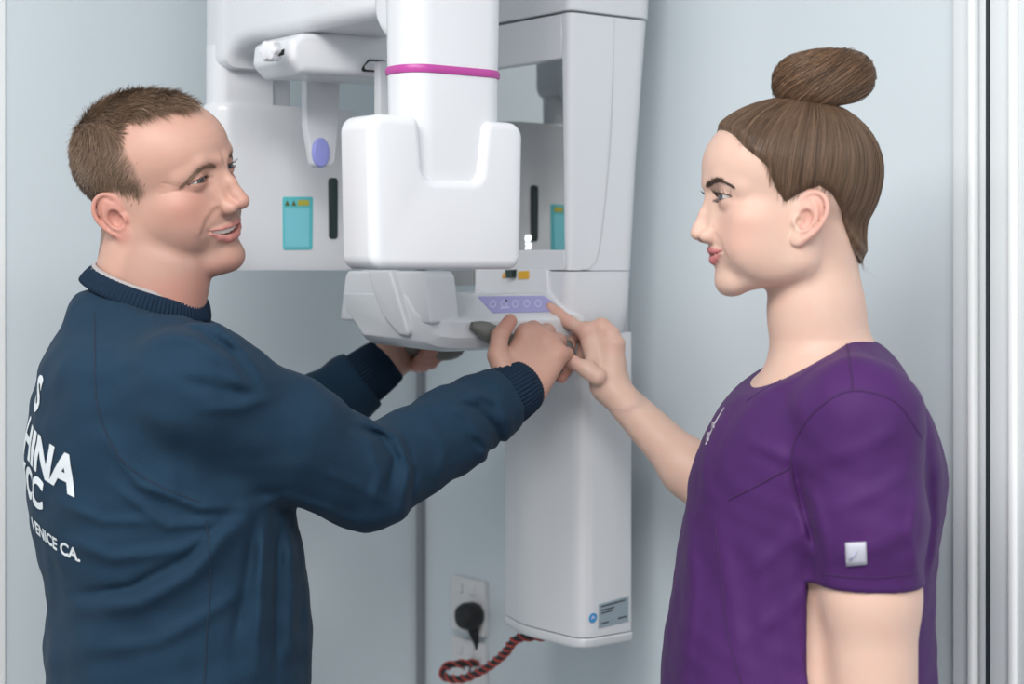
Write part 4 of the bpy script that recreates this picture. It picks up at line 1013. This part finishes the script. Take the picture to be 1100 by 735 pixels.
def body_mesh(f, chunks, H, F, T, hands, nailcol):
    geo = []
    for k, (lo, hi, h) in enumerate(chunks):
        v, q = surface(f, lo, hi, h)
        if k:            # where a finer piece is there already, leave the coarser one out
            dead = np.zeros(len(v), bool)
            for l2, h2, hh in chunks[:k]: dead |= ((v > np.asarray(l2)+2.5*hh) & (v < np.asarray(h2)-2.5*hh)).all(1)
            q = q[~dead[q].all(1)]
        geo.append((v, q))
    v, q = join_geo(geo); me = np_mesh('body', v, q)
    loc = F.l(v.astype(F32)); nearh = np.sqrt((loc**2).sum(1)) < 175
    c = np.tile(np.asarray(T['skin'], F32), (len(v), 1))
    c[nearh] = head_color(loc[nearh], H, T)
    if T['stubble'] > 0:      # scalp shows darker between the roots of short hair
        k = np.where(nearh)[0]; c[k] = mix(c[k], (0.20, 0.125, 0.085), (0.75*ss(-1, 8, man_hairline(loc[k]))*(ear_sdf(np.stack([loc[k, 0], np.abs(loc[k, 1]), loc[k, 2]], 1), H) > 1.0)).astype(F32))
    for hd in hands:
        d = np.min([chain(v.astype(F32), fg[1:], (0, 0, 0)) for fg in hd['fingers']]+[chain(v.astype(F32), hd['thumb'][2:], (0, 0))], axis=0)
        c = mix(c, T['blush'], 0.45*ss(0.016, 0.008, d))
        kn = np.min([np.sqrt(((v-np.asarray(fg[0]))**2).sum(1)) for fg in hd['fingers']], axis=0)
        c = mix(c, T['blush'], 0.4*ss(0.022, 0.008, kn).astype(F32))
    if T['stubble'] > 0: c = mix(c, T['blush'], (0.40*ss(-90, -120, loc[:, 2])*nearh).astype(F32))
    set_color(me, 'skin', c); return me
def box_of(pts, pad):
    a = np.array(pts); return a.min(0)-pad, a.max(0)+pad
def eyeball(name, H, F, side, gaze, iris, parent):
    """sphere with iris and pupil turned towards gaze (world direction)"""
    n, m = 48, 32; c = F.w((H['eye'][0], side*H['eye'][1], H['eye'][2])); r = 12.2*F.s
    g = nrm(gaze); a = nrm(np.cross(g, (0, 0, 1))); b = np.cross(a, g)
    vs, fs, cs = [], [], []
    for i in range(m+1):
        th = math.pi*i/m
        for j in range(n):
            ph = 2*math.pi*j/n
            k = 1.045 if th < 0.40 else 1.0
            vs.append(c+r*k*(math.cos(th)*g+math.sin(th)*(math.cos(ph)*a+math.sin(ph)*b)))
            cs.append((0.008, 0.008, 0.008) if th < 0.20 else (iris if th < 0.48 else ((0.05, 0.04, 0.035) if th < 0.53 else (0.52, 0.48, 0.47))))  # sclera toned down, its shade put into the colour
    for i in range(m):
        for j in range(n): fs.append((i*n+j, (i+1)*n+j, (i+1)*n+(j+1) % n, i*n+(j+1) % n))
    me = np_mesh(name, np.array(vs), np.array(fs)); set_color(me, 'tint', np.array(cs, F32))
    return add(name, me, M['eye'], parent)
def march(f, c, dirs, r0, r1, it=26):
    """distance along dirs from c to the outer surface of f"""
    lo = np.full(len(dirs), r0); hi = np.full(len(dirs), r1)
    for _ in range(it):
        mid = (lo+hi)/2; ins = f((c+dirs*mid[:, None]).astype(F32)) < 0
        lo = np.where(ins, mid, lo); hi = np.where(ins, hi, mid)
    return lo
def strand_object(name, paths, rads, cols, parent, material, sides=3, label=None):
    v, q = tubes(paths, rads, sides); me = np_mesh(name, v, q)
    set_color(me, 'tint', np.repeat(cols, paths.shape[1]*sides, axis=0).astype(F32))
    o = add(name, me, material, parent, label); o['kind'] = 'stuff'; return o
rng = np.random.RandomState(7)
def brow_strands(H, F, curve, n, length, spread, rad, col, lean):
    """short hairs along a brow; curve of (y, z) on the face"""
    pts = np.array(seat(H, [tuple(c) for c in catmull(curve, 6)], 0.0, base=lambda q, h: head_sdf(q, h)))
    t = rng.rand(n)**0.9; k = t*(len(pts)-1); i = np.minimum(k.astype(int), len(pts)-2); fr = (k-i)[:, None]
    base = pts[i]*(1-fr)+pts[i+1]*fr
    tan = pts[i+1]-pts[i]; tan /= np.linalg.norm(tan, axis=1, keepdims=True)
    w = spread*(1-0.65*t**1.5)*(0.55+0.45*ss(0, 0.15, t))
    base[:, 2] += (rng.rand(n)-0.5)*2*w
    d = tan*(0.75+0.2*rng.rand(n))[:, None]+np.array([0.15, 0, 0])+np.array([0, 0, 1.0])*(lean*(1-t)*1.2-0.25*t)[:, None]+rng.normal(size=(n, 3))*0.12
    d /= np.linalg.norm(d, axis=1, keepdims=True)
    L = length*(0.6+0.5*rng.rand(n))
    out = []
    for s in (1, -1):
        path = np.stack([base+d*(L*u)[:, None] for u in (0, 0.33, 0.66, 1.0)], 1)
        flat = path.reshape(-1, 3)
        for _ in range(2):
            g = grad(lambda q: head_sdf(q, H), flat, 0.5); f0 = head_sdf(flat.astype(F32), H)
            flat = flat+g*(0.55-f0)[:, None]/(np.maximum((g*g).sum(1), 0.3))[:, None]
        path = flat.reshape(path.shape).copy(); path[..., 1] *= s
        out.append(F.w(path.reshape(-1, 3)).reshape(path.shape))
    return [(p, np.tile(np.array([1, 1, 0.8, 0.25])*rad, (len(p), 1)), np.asarray(col)*(0.75+0.5*rng.rand(len(p), 1))) for p in out]
def lashes(H, F, n, L, rad, col):
    ex, ey, ez = H['eye']; out = []
    u = np.linspace(-0.9, 1.05, n)+rng.normal(size=n)*0.02
    for upper in (1, 0):
        y = ey+u*H['ap']; z = ez+H['tilt']*u+(H['lid_up'] if upper else -H['lid_lo'])*np.clip(1-u*u, 0, 1)
        th = np.clip((y-ey)/H['lidr'], -0.98, 0.98); x = ex+H['lidr']*np.sqrt(np.maximum(1-th**2-((z-ez)/H['lidr'])**2, 0.02))
        b = np.stack([x, y, z], 1)
        nrmv = np.stack([x-ex, y-ey, np.zeros(n)], 1); nrmv /= np.linalg.norm(nrmv, axis=1, keepdims=True)
        l = L*(1 if upper else 0.3)*(0.7+0.5*rng.rand(n))*(0.7+0.3*(u+1)/2)
        up = np.array([0, 0, 1.0]) if upper else np.array([0, 0, -0.5])
        p = np.stack([b+nrmv*(l*t)[:, None]+up*(l*t*t*0.8)[:, None]+np.array([0, .25, 0])*(l*t)[:, None] for t in (0, 0.35, 0.7, 1.0)], 1)
        for s in (1, -1):
            q = p.copy(); q[..., 1] *= s; out.append(F.w(q.reshape(-1, 3)).reshape(q.shape))
    return [(p, np.tile(np.array([1, .9, .6, .2])*rad, (len(p), 1)), np.tile(np.asarray(col, float), (len(p), 1))) for p in (np.concatenate(out[0::2]), np.concatenate(out[1::2]))]
def loop_band(name, centre, ax_n, ax_u, ru, rv, height, thick, material, parent, drop=None, ribs=150, n=300, flare=0.0):
    """ribbed knit band: closed loop round centre, ru along ax_u, rv along the other axis, extruded along ax_n"""
    ax_n = nrm(ax_n); ax_u = nrm(np.asarray(ax_u)-ax_n*np.dot(ax_u, ax_n)); ax_v = np.cross(ax_n, ax_u)
    prof = [(-0.5, 0.0), (-0.46, 0.75), (-0.25, 1.0), (0.0, 1.05), (0.25, 1.0), (0.46, 0.75), (0.5, 0.0), (0.3, -0.6), (-0.3, -0.6)]
    vs, fs = [], []; m = len(prof)
    for i in range(n):
        a = 2*math.pi*i/n; rib = 1+0.22*math.cos(a*ribs)
        e = math.cos(a)*ax_u; w = math.sin(a)*ax_v
        dz = drop(a) if drop else 0.0
        for h, t in prof:
            k = thick*t*(rib if t > 0.5 else 1.0)+flare*(-h)
            vs.append(centre+e*(ru+k)+w*(rv+k)+ax_n*(h*height+dz))
    for i in range(n):
        for j in range(m): fs.append((i*m+j, ((i+1) % n)*m+j, ((i+1) % n)*m+(j+1) % m, i*m+(j+1) % m))
    return add(name, np_mesh(name, np.array(vs), np.array(fs)), material, parent)
def shoe(F0, side, B, parent, name='shoe'):
    o = B.o+B.l*0.105*side
    def f(p):
        q = p-o.astype(F32); u = q@B.f.astype(F32); v = q@B.l.astype(F32); z = q[:, 2]
        l = np.stack([u, v, z], 1)
        d = ell(l, (0.055, 0, 0.035), (0.135, 0.046, 0.045)); d = smin(d, ell(l, (-0.02, 0, 0.06), (0.06, 0.042, 0.06)), 0.03)
        return smax(d, 0.002-z, 0.004)
    lo, hi = box_of([o-0.17, o+0.20], 0.0); lo[2] = -0.02; hi[2] = 0.15
    v, q = surface(f, lo, hi, 0.006); return add(name, np_mesh(name, v, q), M['shoe'], parent)
def trousers(B, parent, up):
    def f(p):
        return smax(smin(legs_sdf(p, B, 0.022, 0.05), torso_sdf(p, B, -0.008), 0.05), p[:, 2]-up, 0.01)
    def g(p): return smax(f(p), 0.045-p[:, 2], 0.006)
    o = B.o; v, q = surface(g, (o[0]-.24, o[1]-.27, 0.02), (o[0]+.24, o[1]+.27, up+.03), 0.009)
    return add('trousers', np_mesh('trousers', v, q), M['dark_cloth'], parent)
man = thing('person', 'man in navy sweatshirt with white back print gripping the machine handles', 'person', tuple(MB_.o))
man['label'] = 'man with short brown hair in a navy sweatshirt, gripping the x-ray machine handles'
hc = MAN_F.w((0, 0, -15))
me = body_mesh(man_body, [
    (hc+np.array([-.15, -.13, -.165]), hc+np.array([.15, .13, .14]), 0.0017),
    (*box_of([q for f_ in MAN_HAND_R['fingers'] for q in f_]+MAN_HAND_R['thumb']+[MAN_HAND_R['wrist'][0]], 0.035), 0.0019),
    (*box_of([q for f_ in MAN_HAND_L['fingers'] for q in f_]+MAN_HAND_L['thumb']+[MAN_HAND_L['wrist'][0]], 0.035), 0.0023),
    ((-.68, 1.72, 0.02), (0.0, 2.50, 1.43), 0.011)], MAN_H, MAN_F, TONE_M, (MAN_HAND_R, MAN_HAND_L), None)
add('body', me, M['skin_man'], man)
for s in (1, -1): eyeball('eye', MAN_H, MAN_F, s, WOMAN_F.w((60, 0, 0))-MAN_F.w((60, 0, 0))+np.array([0, -0.25, 0.0]), (0.035, 0.042, 0.05), man)
# teeth: one curved row
sl = catmull(MAN_H['slit'], 4); vs, fs = [], []
ys = np.linspace(-30, 30, 97)
for y in ys:
    x = np.interp(abs(y), sl[:, 1], sl[:, 0])-6.0-0.004*y*y*0; zc = np.interp(abs(y), sl[:, 1], sl[:, 2])
    g = 0.7*abs(math.sin(math.pi*y/8.2))**0.35-0.7
    for zz, dx in ((5.5, -1.0), (3.0, 0.3), (0.0, 0.5), (-1.7-0.7*abs(math.sin(math.pi*y/8.2)), 0.0), (-2.4, -2.0)): vs.append((x+dx+g*1.6, y, zc+zz))
for i in range(len(ys)-1):
    for j in range(4): fs.append((i*5+j, i*5+j+1, (i+1)*5+j+1, (i+1)*5+j))
add('teeth', np_mesh('teeth', MAN_F.w(np.array(vs)), np.array(fs)), M['tooth'], man)
for p_, r_, c_ in brow_strands(MAN_H, MAN_F, [(12, 7), (21, 9.5), (32, 9.5), (43, 5), (52, -3)], 280, 8, 4.2, 0.00018, (0.26, 0.165, 0.115), 0.4): strand_object('eyebrow', p_, r_, c_, man, M['hair'])
for p_, r_, c_ in lashes(MAN_H, MAN_F, 30, 6, 0.00018, (0.03, 0.02, 0.015)): strand_object('eyelashes', p_, r_, c_, man, M['hair'])
# short hair
def short_hair(H, F, n, parent):
    c = np.array([-8, 0, 22.0]); f = lambda p: head_base(np.stack([p[:, 0], np.abs(p[:, 1]), p[:, 2]], 1).astype(F32), H)
    d = rng.normal(size=(n*3, 3)); d /= np.linalg.norm(d, axis=1, keepdims=True)
    r = march(f, c, d, 30, 160); pt = c+d*r[:, None]
    e = man_hairline(pt)+rng.normal(size=len(pt))*2.5
    k = (e > 0) & (rng.rand(len(pt)) < ss(0, 14, e)*0.75+0.25)
    pt, e, d = pt[k][:n], e[k][:n], d[k][:n]
    g = grad(f, pt, 1.0); g /= np.linalg.norm(g, axis=1, keepdims=True)
    top = ss(45, 82, pt[:, 2]); front = ss(0, 60, pt[:, 0])*top
    comb = np.stack([0.95*top-0.45*(1-top), -0.45*top*np.ones(len(pt)), -1.0*(1-top)+0.05], 1)
    comb += 0.35*np.stack([np.sin(pt[:, 2]*0.11+pt[:, 1]*0.07), np.sin(pt[:, 0]*0.13+1), np.sin(pt[:, 0]*0.09+pt[:, 1]*0.1)], 1)
    comb -= g*(comb*g).sum(1)[:, None]; comb /= np.linalg.norm(comb, axis=1, keepdims=True)+1e-6
    L = (11+10*top+3*front)*(0.75+0.4*rng.rand(len(pt)))*(0.5+0.5*ss(-90, -40, pt[:, 2]))*(0.45+0.55*ss(0, 12, e))
    lift = (0.24+0.10*top+0.10*front)
    j = rng.normal(size=(len(pt), 3))*0.13
    path = np.stack([pt-g*1.0+(g*lift[:, None]*(t*(1-0.45*t))+comb*(0.35*t+0.65*t*t)[:, None] if False else g*(lift*t*(1-0.45*t))[:, None]+comb*(0.35*t+0.65*t*t)+j*t*t)*L[:, None] for t in (0, 0.3, 0.65, 1.0)], 1)
    w = F.w(path.reshape(-1, 3)).reshape(path.shape)
    v = rng.rand(len(pt), 1); col = np.array([0.13, 0.078, 0.048])*(1-v)+np.array([0.40, 0.27, 0.18])*v**1.4
    side = (1-ss(40, 80, pt[:, 2]))[:, None]; col = col*(1-0.35*side)+np.array([0.27, 0.20, 0.15])*0.35*side
    rad = np.tile(np.array([1.0, 1.0, 0.8, 0.3])*0.00034, (len(pt), 1))
    strand_object('hair', w, rad, col, parent, M['hair'], label='short brown hair')
short_hair(MAN_H, MAN_F, 21000, man)
v, q = surface(sweatshirt, (-.66, 1.68, .90), (0.06, 2.50, 1.56), 0.0036)
shirt = add('sweatshirt', np_mesh('sweatshirt', v, q), M['navy'], man, 'navy blue crew neck sweatshirt')
tl = nrm((-0.30, 0.0, 1.0))
loop_band('collar', P(159, 313, 2.0), nrm((0.33, -0.10, 0.94)), MB_.f, 0.0715, 0.0705, 0.021, 0.0035, M['navy_rib'], shirt, ribs=95, n=570, flare=0.010)
loop_band('undershirt_edge', P(159, 306, 2.0), nrm((0.33, -0.10, 0.94)), MB_.f, 0.0665, 0.0655, 0.012, 0.002, M['undershirt'], shirt, ribs=60, n=240, flare=0.006)
for i in (0, 1):
    ax = nrm(MB_.wr[i]-MB_.el[i]); c = MB_.wr[i]-ax*0.016
    loop_band('cuff', c, ax, (0, 0, 1), 0.0325, 0.0345, 0.058, 0.0045, M['navy_rib'], shirt, ribs=46, n=276, flare=0.006)
loop_band('hem', np.array([MB_.o[0]+.01, MB_.o[1], 0.91]), (0, 0, 1), MB_.f, 0.142, 0.178, 0.06, 0.004, M['navy_rib'], shirt, ribs=120, n=600)
trousers(MB_, man, 0.96); shoe(None, 1, MB_, man); shoe(None, -1, MB_, man)
# print on the back: lettering laid on the cloth
def lettering(body, size, px, py, cloth, parent, spine, tilt=0.0, bold=0.0, arc=0.0):
    """text whose last letter ends at pixel (px, py), running round the back from the spine"""
    bm = text_mesh(body, size, bold)
    for _ in range(2): bmesh.ops.subdivide_edges(bm, edges=[e for e in bm.edges if e.calc_length() > 0.006], cuts=1)
    bmesh.ops.triangulate(bm, faces=bm.faces)
    co = np.array([v.co for v in bm.verts]); w = co[:, 0].max()
    s = co[:, 0]-w; t = co[:, 1]
    tt = t*math.cos(tilt)+s*math.sin(tilt)+arc*s*s; s2 = s*math.cos(tilt)-t*math.sin(tilt)
    # walk round the torso on an ellipse of its cross-section
    end = P(px, py, 1.9)
    z = end[2]+tt
    a = 0.150; b = 0.19
    dx = np.array([px, py])
    c0 = MB_.o+MB_.f*-0.01
    # angle of the end point
    ang = spine+s2/0.165
    d = -np.cos(ang)[:, None]*MB_.f-np.sin(ang)[:, None]*MB_.l
    cc = np.stack([np.full(len(z), c0[0]), np.full(len(z), c0[1]), z], 1)
    lo = np.full(len(z), 0.05); hi = np.full(len(z), 0.32)
    for _ in range(24):
        mid = (lo+hi)/2; ins = cloth((cc+d*mid[:, None]).astype(F32)) < 0
        lo = np.where(ins, mid, lo); hi = np.where(ins, hi, mid)
    pos = cc+d*(lo+0.0012)[:, None]
    for v, q_ in zip(bm.verts, pos): v.co = q_
    bm.normal_update(); me = bpy.data.meshes.new('lettering'); bm.to_mesh(me); bm.free()
    return add('lettering', me, M['print'], parent, 'white printed lettering')
lettering('S', 0.052, 45, 441, sweatshirt, shirt, 0.62, tilt=-0.15, bold=0.0022)
lettering('HINA', 0.054, 79, 522, sweatshirt, shirt, 1.08, tilt=-0.30, bold=0.0022)
lettering('YCC', 0.046, 47, 543, sweatshirt, shirt, 0.74, tilt=-0.22, bold=0.0018)
lettering('VENICE CA.', 0.0190, 79, 592, sweatshirt, shirt, 1.08, tilt=-0.26, bold=0.0006)

woman = thing('person', 'woman with a high hair bun in a purple scrub top, pressing the control panel', 'person', tuple(WB_.o))
hc = WOMAN_F.w((0, 0, -10))
me = body_mesh(woman_body, [
    (np.array([.175, 1.725, 1.345]), hc+np.array([.115, .098, .125]), 0.0017),
    (*box_of([q for f_ in WOMAN_HAND_R['fingers'] for q in f_]+WOMAN_HAND_R['thumb']+[WOMAN_HAND_R['wrist'][0]], 0.03), 0.0018),
    (np.array([.10, 2.05, 1.14]), np.array([.34, 2.30, 1.36]), 0.0035),
    ((.25, 1.60, 0.95), (.45, 1.78, 1.25), 0.004),
    ((.12, 1.58, 0.02), (.56, 2.13, 1.30), 0.011)], WOMAN_H, WOMAN_F, TONE_W, (WOMAN_HAND_R,), None)
add('body', me, M['skin_woman'], woman)
for s in (1, -1): eyeball('eye', WOMAN_H, WOMAN_F, s, MAN_F.w((80, 0, 0))-WOMAN_F.w((60, 0, 0))+np.array([0, -0.30, 0]), (0.03, 0.04, 0.06), woman)
for p_, r_, c_ in brow_strands(WOMAN_H, WOMAN_F, [(11, 11.5), (22, 14.5), (33, 16.8), (41, 16.8), (49, 12.5)], 380, 7.5, 2.6, 0.00022, (0.045, 0.024, 0.016), 0.5): strand_object('eyebrow', p_, r_, c_, woman, M['hair'])
for p_, r_, c_ in lashes(WOMAN_H, WOMAN_F, 46, 9, 0.00022, (0.008, 0.006, 0.005)): strand_object('eyelashes', p_, r_, c_, woman, M['hair'])
def woman_hairline(q):
    x, y, z = q[:, 0], np.abs(q[:, 1]), q[:, 2]
    x2 = np.interp(z, [-40, -14, -4, 10, 31, 53, 70, 84, 100], [-10, 18, 25, 35, 43, 66, 76, 82, 86])
    t = np.clip(1-(y/52)**2, 0, 1)
    x2 = x2+8*t*ss(62, 84, z)
    edge = x2-x
    zlow = np.interp(x, [-110, -78, -68, -54, -44, -30, -16, 6, 24], [-72, -70, -64, -46, -18, 0, 8, 0, -12])
    return np.minimum(edge, (z-zlow)*0.9)
def bun_hair(H, F, parent):
    dark, light = np.array([0.055, 0.032, 0.020]), np.array([0.215, 0.132, 0.083])
    f0 = lambda p: head_base(np.stack([p[:, 0], np.abs(p[:, 1]), p[:, 2]], 1).astype(F32), H)
    capf = lambda p: f0(p)-(-1.2+6.2*ss(-1, 11, woman_hairline(p))+7*ss(20, -50, p[:, 2])*ss(-45, -75, p[:, 0])).astype(F32)
    v, q = surface(capf, (-120, -90, -100), (110, 90, 125), 2.2)
    keep = woman_hairline(v) > -4
    q = q[keep[q].all(1)]
    me = np_mesh('hair', F.w(v), q)
    ph = np.arctan2(v[:, 1], v[:, 0]); an_ = np.arctan2(v[:, 1], v[:, 0]+36); k_ = np.clip(0.42+0.22*np.sin(an_*41)+0.18*np.sin(an_*97+2)+0.2*rng.rand(len(v)), 0, 1)[:, None]; set_color(me, 'tint', (dark*(1-k_)+light*k_*0.75).astype(F32))
    hair = add('hair', me, M['hair'], parent, 'smooth brown hair drawn up to the crown')
    # strands from the hairline and scalp up to the bun
    n = 6500; c = np.array([-12, 0, 18.0]); bc = np.array([-36, 0, 112.0])
    d = rng.normal(size=(n*4, 3)); d /= np.linalg.norm(d, axis=1, keepdims=True)
    r = march(f0, c, d, 30, 160); pt = c+d*r[:, None]; e = woman_hairline(pt)+rng.normal(size=len(pt))*1.5
    k = (e > -5) & (e < 30) & (rng.rand(len(pt)) < ss(34, 0, e)*ss(-6, 1, e)); d = d[k][:n]; e = e[k][:n]; pt = pt[k][:n]; n = len(d)
    ang = np.arctan2(pt[:, 1], pt[:, 0]-bc[0])
    tgt = bc+np.stack([34*np.cos(ang), 30*np.sin(ang), -2*np.ones(n)], 1)+rng.normal(size=(n, 3))*1.5
    td = tgt-c; td /= np.linalg.norm(td, axis=1, keepdims=True)
    m = 17; ts = np.linspace(0, 1, m)**1.25; om = np.arccos(np.clip((d*td).sum(1), -1, 1)); so = np.sin(om)+1e-6
    path = np.empty((n, m, 3)); off = 0.1+1.6*rng.rand(n)**2
    for i, t in enumerate(ts):
        dd = (np.sin((1-t)*om)/so)[:, None]*d+(np.sin(t*om)/so)[:, None]*td; dd /= np.linalg.norm(dd, axis=1, keepdims=True)
        rr = march(lambda p: np.minimum(capf(p), f0(p)-0.25), c, dd, 30, 170, 18); path[:, i] = c+dd*(rr+off*min(1, t*5)+0.15)[:, None]
    w = F.w(path.reshape(-1, 3)).reshape(path.shape)
    vv = rng.rand(n, 1); clump = 0.5+0.5*np.sin(ang*23)[:, None]*np.sin(ang*57+1)[:, None]; vv = np.clip(0.6*vv+0.4*clump, 0, 1); col = dark*(1-vv)+light*vv
    rad = np.tile(np.r_[0.12, 0.3, 0.55, 0.8, np.ones(m-4)]*0.00034, (n, 1))
    strand_object('hair_strands', w, rad, col, hair, M['hair'])
    # the bun: a fat coil of wound hair
    R, a, b = 27.0, 27.0, 30.0; tb = rot('Y', 8)
    cb = np.array([-36, 0, 132.0])
    def coil(phi, th, k=1.0):
        rad_ = R+a*k*np.cos(th)*(1+0.10*np.sin(phi*2+1)+0.06*np.sin(3*phi))
        l = np.stack([rad_*np.cos(phi)*1.02, rad_*np.sin(phi)*0.95, b*k*np.sin(th)*(1+0.08*np.sin(phi+0.8))], -1)
        return cb+l@tb.T
    g1, g2 = np.meshgrid(np.linspace(0, 2*math.pi, 72, endpoint=False), np.linspace(0, 2*math.pi, 40, endpoint=False), indexing='ij')
    v = coil(g1.ravel(), g2.ravel(), 0.96); i, j = np.meshgrid(np.arange(72), np.arange(40), indexing='ij')
    q = np.stack([i*40+j, ((i+1) % 72)*40+j, ((i+1) % 72)*40+(j+1) % 40, i*40+(j+1) % 40], -1).reshape(-1, 4)
    me = np_mesh('hair_bun', F.w(v), q); set_color(me, 'tint', (dark*0.9)[None]*np.ones((len(v), 1), F32))
    bun = add('hair_bun', me, M['hair'], parent, 'round bun of wound brown hair')
    n = 3000; m = 18; p0 = rng.rand(n)*2*math.pi; t0 = rng.rand(n)*2*math.pi; ln = 1.0+1.4*rng.rand(n); tw = 0.75+0.25*np.sin(p0*2)+0.12*rng.normal(size=n)
    kk = 0.97+0.05*rng.rand(n)+0.03*(rng.rand(n) > 0.94); path = np.empty((n, m, 3))
    for i in range(m):
        t = i/(m-1); path[:, i] = coil(p0+ln*t, t0+tw*ln*t, 1.0)*1.0
        path[:, i] = cb+(path[:, i]-cb)*(kk+0.0*t)[:, None]
    w = F.w(path.reshape(-1, 3)).reshape(path.shape)
    vv = rng.rand(n, 1); cl = 0.5+0.5*np.sin(t0*9+p0*3)[:, None]; vv = np.clip(0.55*vv+0.45*cl, 0, 1)
    col = dark*(1-vv)+np.array([0.29, 0.165, 0.092])*vv
    strand_object('hair_strands', w, np.tile(np.r_[0.3, np.ones(m-2), 0.3]*0.00036, (n, 1)), col, bun, M['hair'])
    # loose wisps at the nape and before the ear
    n = 40; t0 = rng.rand(n)*0.6; base = np.stack([np.interp(t0, [0, .6, .61, 1], [-50, -76, 6, 14]), (58-30*rng.rand(n))*np.where(rng.rand(n) > .5, 1, -1), np.interp(t0, [0, .6, .61, 1], [-30, -80, -6, 12])], 1)
    base[:, 1] *= np.where(t0 > 0.6, 1.15, 0.6)
    dd = base-c; dd /= np.linalg.norm(dd, axis=1, keepdims=True); rr = march(f0, c, dd, 20, 160)
    b0 = c+dd*rr[:, None]; dirs = np.stack([-0.3-0.5*rng.rand(n), 0.4*rng.normal(size=n), -0.9*np.ones(n)], 1); L = 14+14*rng.rand(n)
    path = np.stack([b0+dirs*(L*t)[:, None]+dd*(2+3*math.sin(2.5*t)) for t in (0, .25, .5, .75, 1)], 1)
    w = F.w(path.reshape(-1, 3)).reshape(path.shape)
    strand_object('wisps', w, np.tile(np.array([1, 1, .8, .6, .2])*0.00009, (n, 1)), np.tile(np.array([0.2, 0.12, 0.07]), (n, 1)), hair, M['hair'])
bun_hair(WOMAN_H, WOMAN_F, woman)
v, q = surface(scrub_top, (.12, 1.58, .77), (.56, 2.14, 1.50), 0.0036)
top = add('scrub_top', np_mesh('scrub_top', v, q), M['purple'], woman, 'purple short sleeved scrub top')
trousers(WB_, woman, 0.90); shoe(None, 1, WB_, woman); shoe(None, -1, WB_, woman)
# ---------------------------------------------------------------- seams and trimmings on the clothes
def on_cloth(f, pix, d0, n=70):
    """first points of the cloth surface that the pixels see, searching from distance d0"""
    pix = np.asarray(pix, float); ds = np.linspace(d0, d0+0.45, n)
    ray = np.stack([(pix[:, 0]-550)/FPX, np.ones(len(pix)), (HOR-pix[:, 1])/FPX], 1); o = np.array([0, 0, CAMZ])
    v = f((o+ray[:, None]*ds[None, :, None]).reshape(-1, 3).astype(F32)).reshape(len(pix), n) < 0
    i = np.where(v.any(1), v.argmax(1), n//2); a, b = ds[np.maximum(i-1, 0)], ds[i]
    for _ in range(14):
        m = (a+b)/2; ins = f((o+ray*m[:, None]).astype(F32)) < 0
        b = np.where(ins, m, b); a = np.where(ins, a, m)
    return o+ray*a[:, None]
def seam(pts, f, d0, parent, material, r=0.0011, name='seam', n=7):
    c = catmull([np.array(p, float) for p in pts], n); w = on_cloth(f, c, d0)
    v, q = tubes(w[None], np.full((1, len(w)), r), 6); return add(name, np_mesh(name, v, q), material, parent)
M['navy_seam'] = mat('navy_thread', (0.005, 0.018, 0.040), 0.9); M['purple_seam'] = mat('purple_thread', (0.040, 0.009, 0.070), 0.9); M['zip'] = mat('zip_metal', (0.45, 0.42, 0.48), 0.45, metal=0.6)
seam([(101, 336), (102, 380), (104, 432), (116, 470), (136, 500), (170, 522), (215, 540)], sweatshirt, 1.66, shirt, M['navy_seam'])
seam([(222, 560), (226, 620), (222, 680), (219, 745)], sweatshirt, 1.66, shirt, M['navy_seam'])
for pts in ([(909, 366), (914, 395), (916, 420)], [(990, 470), (962, 432), (916, 420), (880, 438), (856, 470), (850, 505), (858, 545)], [(783, 537), (815, 521), (848, 503)], [(768, 566), (775, 620), (782, 680), (799, 745)]):
    seam(pts, scrub_top, 1.50, top, M['purple_seam'], 0.0010)
seam([(884, 617), (930, 621), (986, 617)], scrub_top, 1.50, top, M['purple_seam'], 0.0008)
seam([(906, 371), (880, 386), (850, 402), (820, 419), (802, 431)], scrub_top, 1.55, top, M['purple_seam'], 0.0008)
seam([(778, 438), (768, 455), (758, 478)], scrub_top, 1.60, top, M['zip'], 0.0008, 'zip')
def patch(name, quad, f, d0, material, parent, e=0.0012, n=6, label=None):
    q = np.array(quad, float); g = np.linspace(0, 1, n)
    vs = on_cloth(f, [(q[0]*(1-s)+q[1]*s)*(1-t)+(q[3]*(1-s)+q[2]*s)*t for t in g for s in g], d0); vs[:, 1] -= e
    fs = [(i*n+j, i*n+j+1, (i+1)*n+j+1, (i+1)*n+j) for i in range(n-1) for j in range(n-1)]
    o = add(name, np_mesh(name, vs, np.array(fs)), material, parent, label)
    md = o.modifiers.new('thick', 'SOLIDIFY'); md.thickness = 0.0008; return o
tg = patch('sleeve_tag', [(908, 583), (930, 582), (931, 606), (909, 608)], scrub_top, 1.50, M['tag'], top, label='silver sleeve tag')
patch('tag_mark', [(911, 601), (919, 592), (921, 590), (913, 602)], scrub_top, 1.50, M['white_ink'], tg, e=0.0026, n=3)
patch('zip_pull', [(765, 454), (768, 453), (767, 460), (764, 461)], scrub_top, 1.60, M['zip'], top, e=0.002, n=3); patch('zip_pull', [(760, 465), (763, 464), (761, 474), (758, 475)], scrub_top, 1.60, M['zip'], top, e=0.002, n=3)
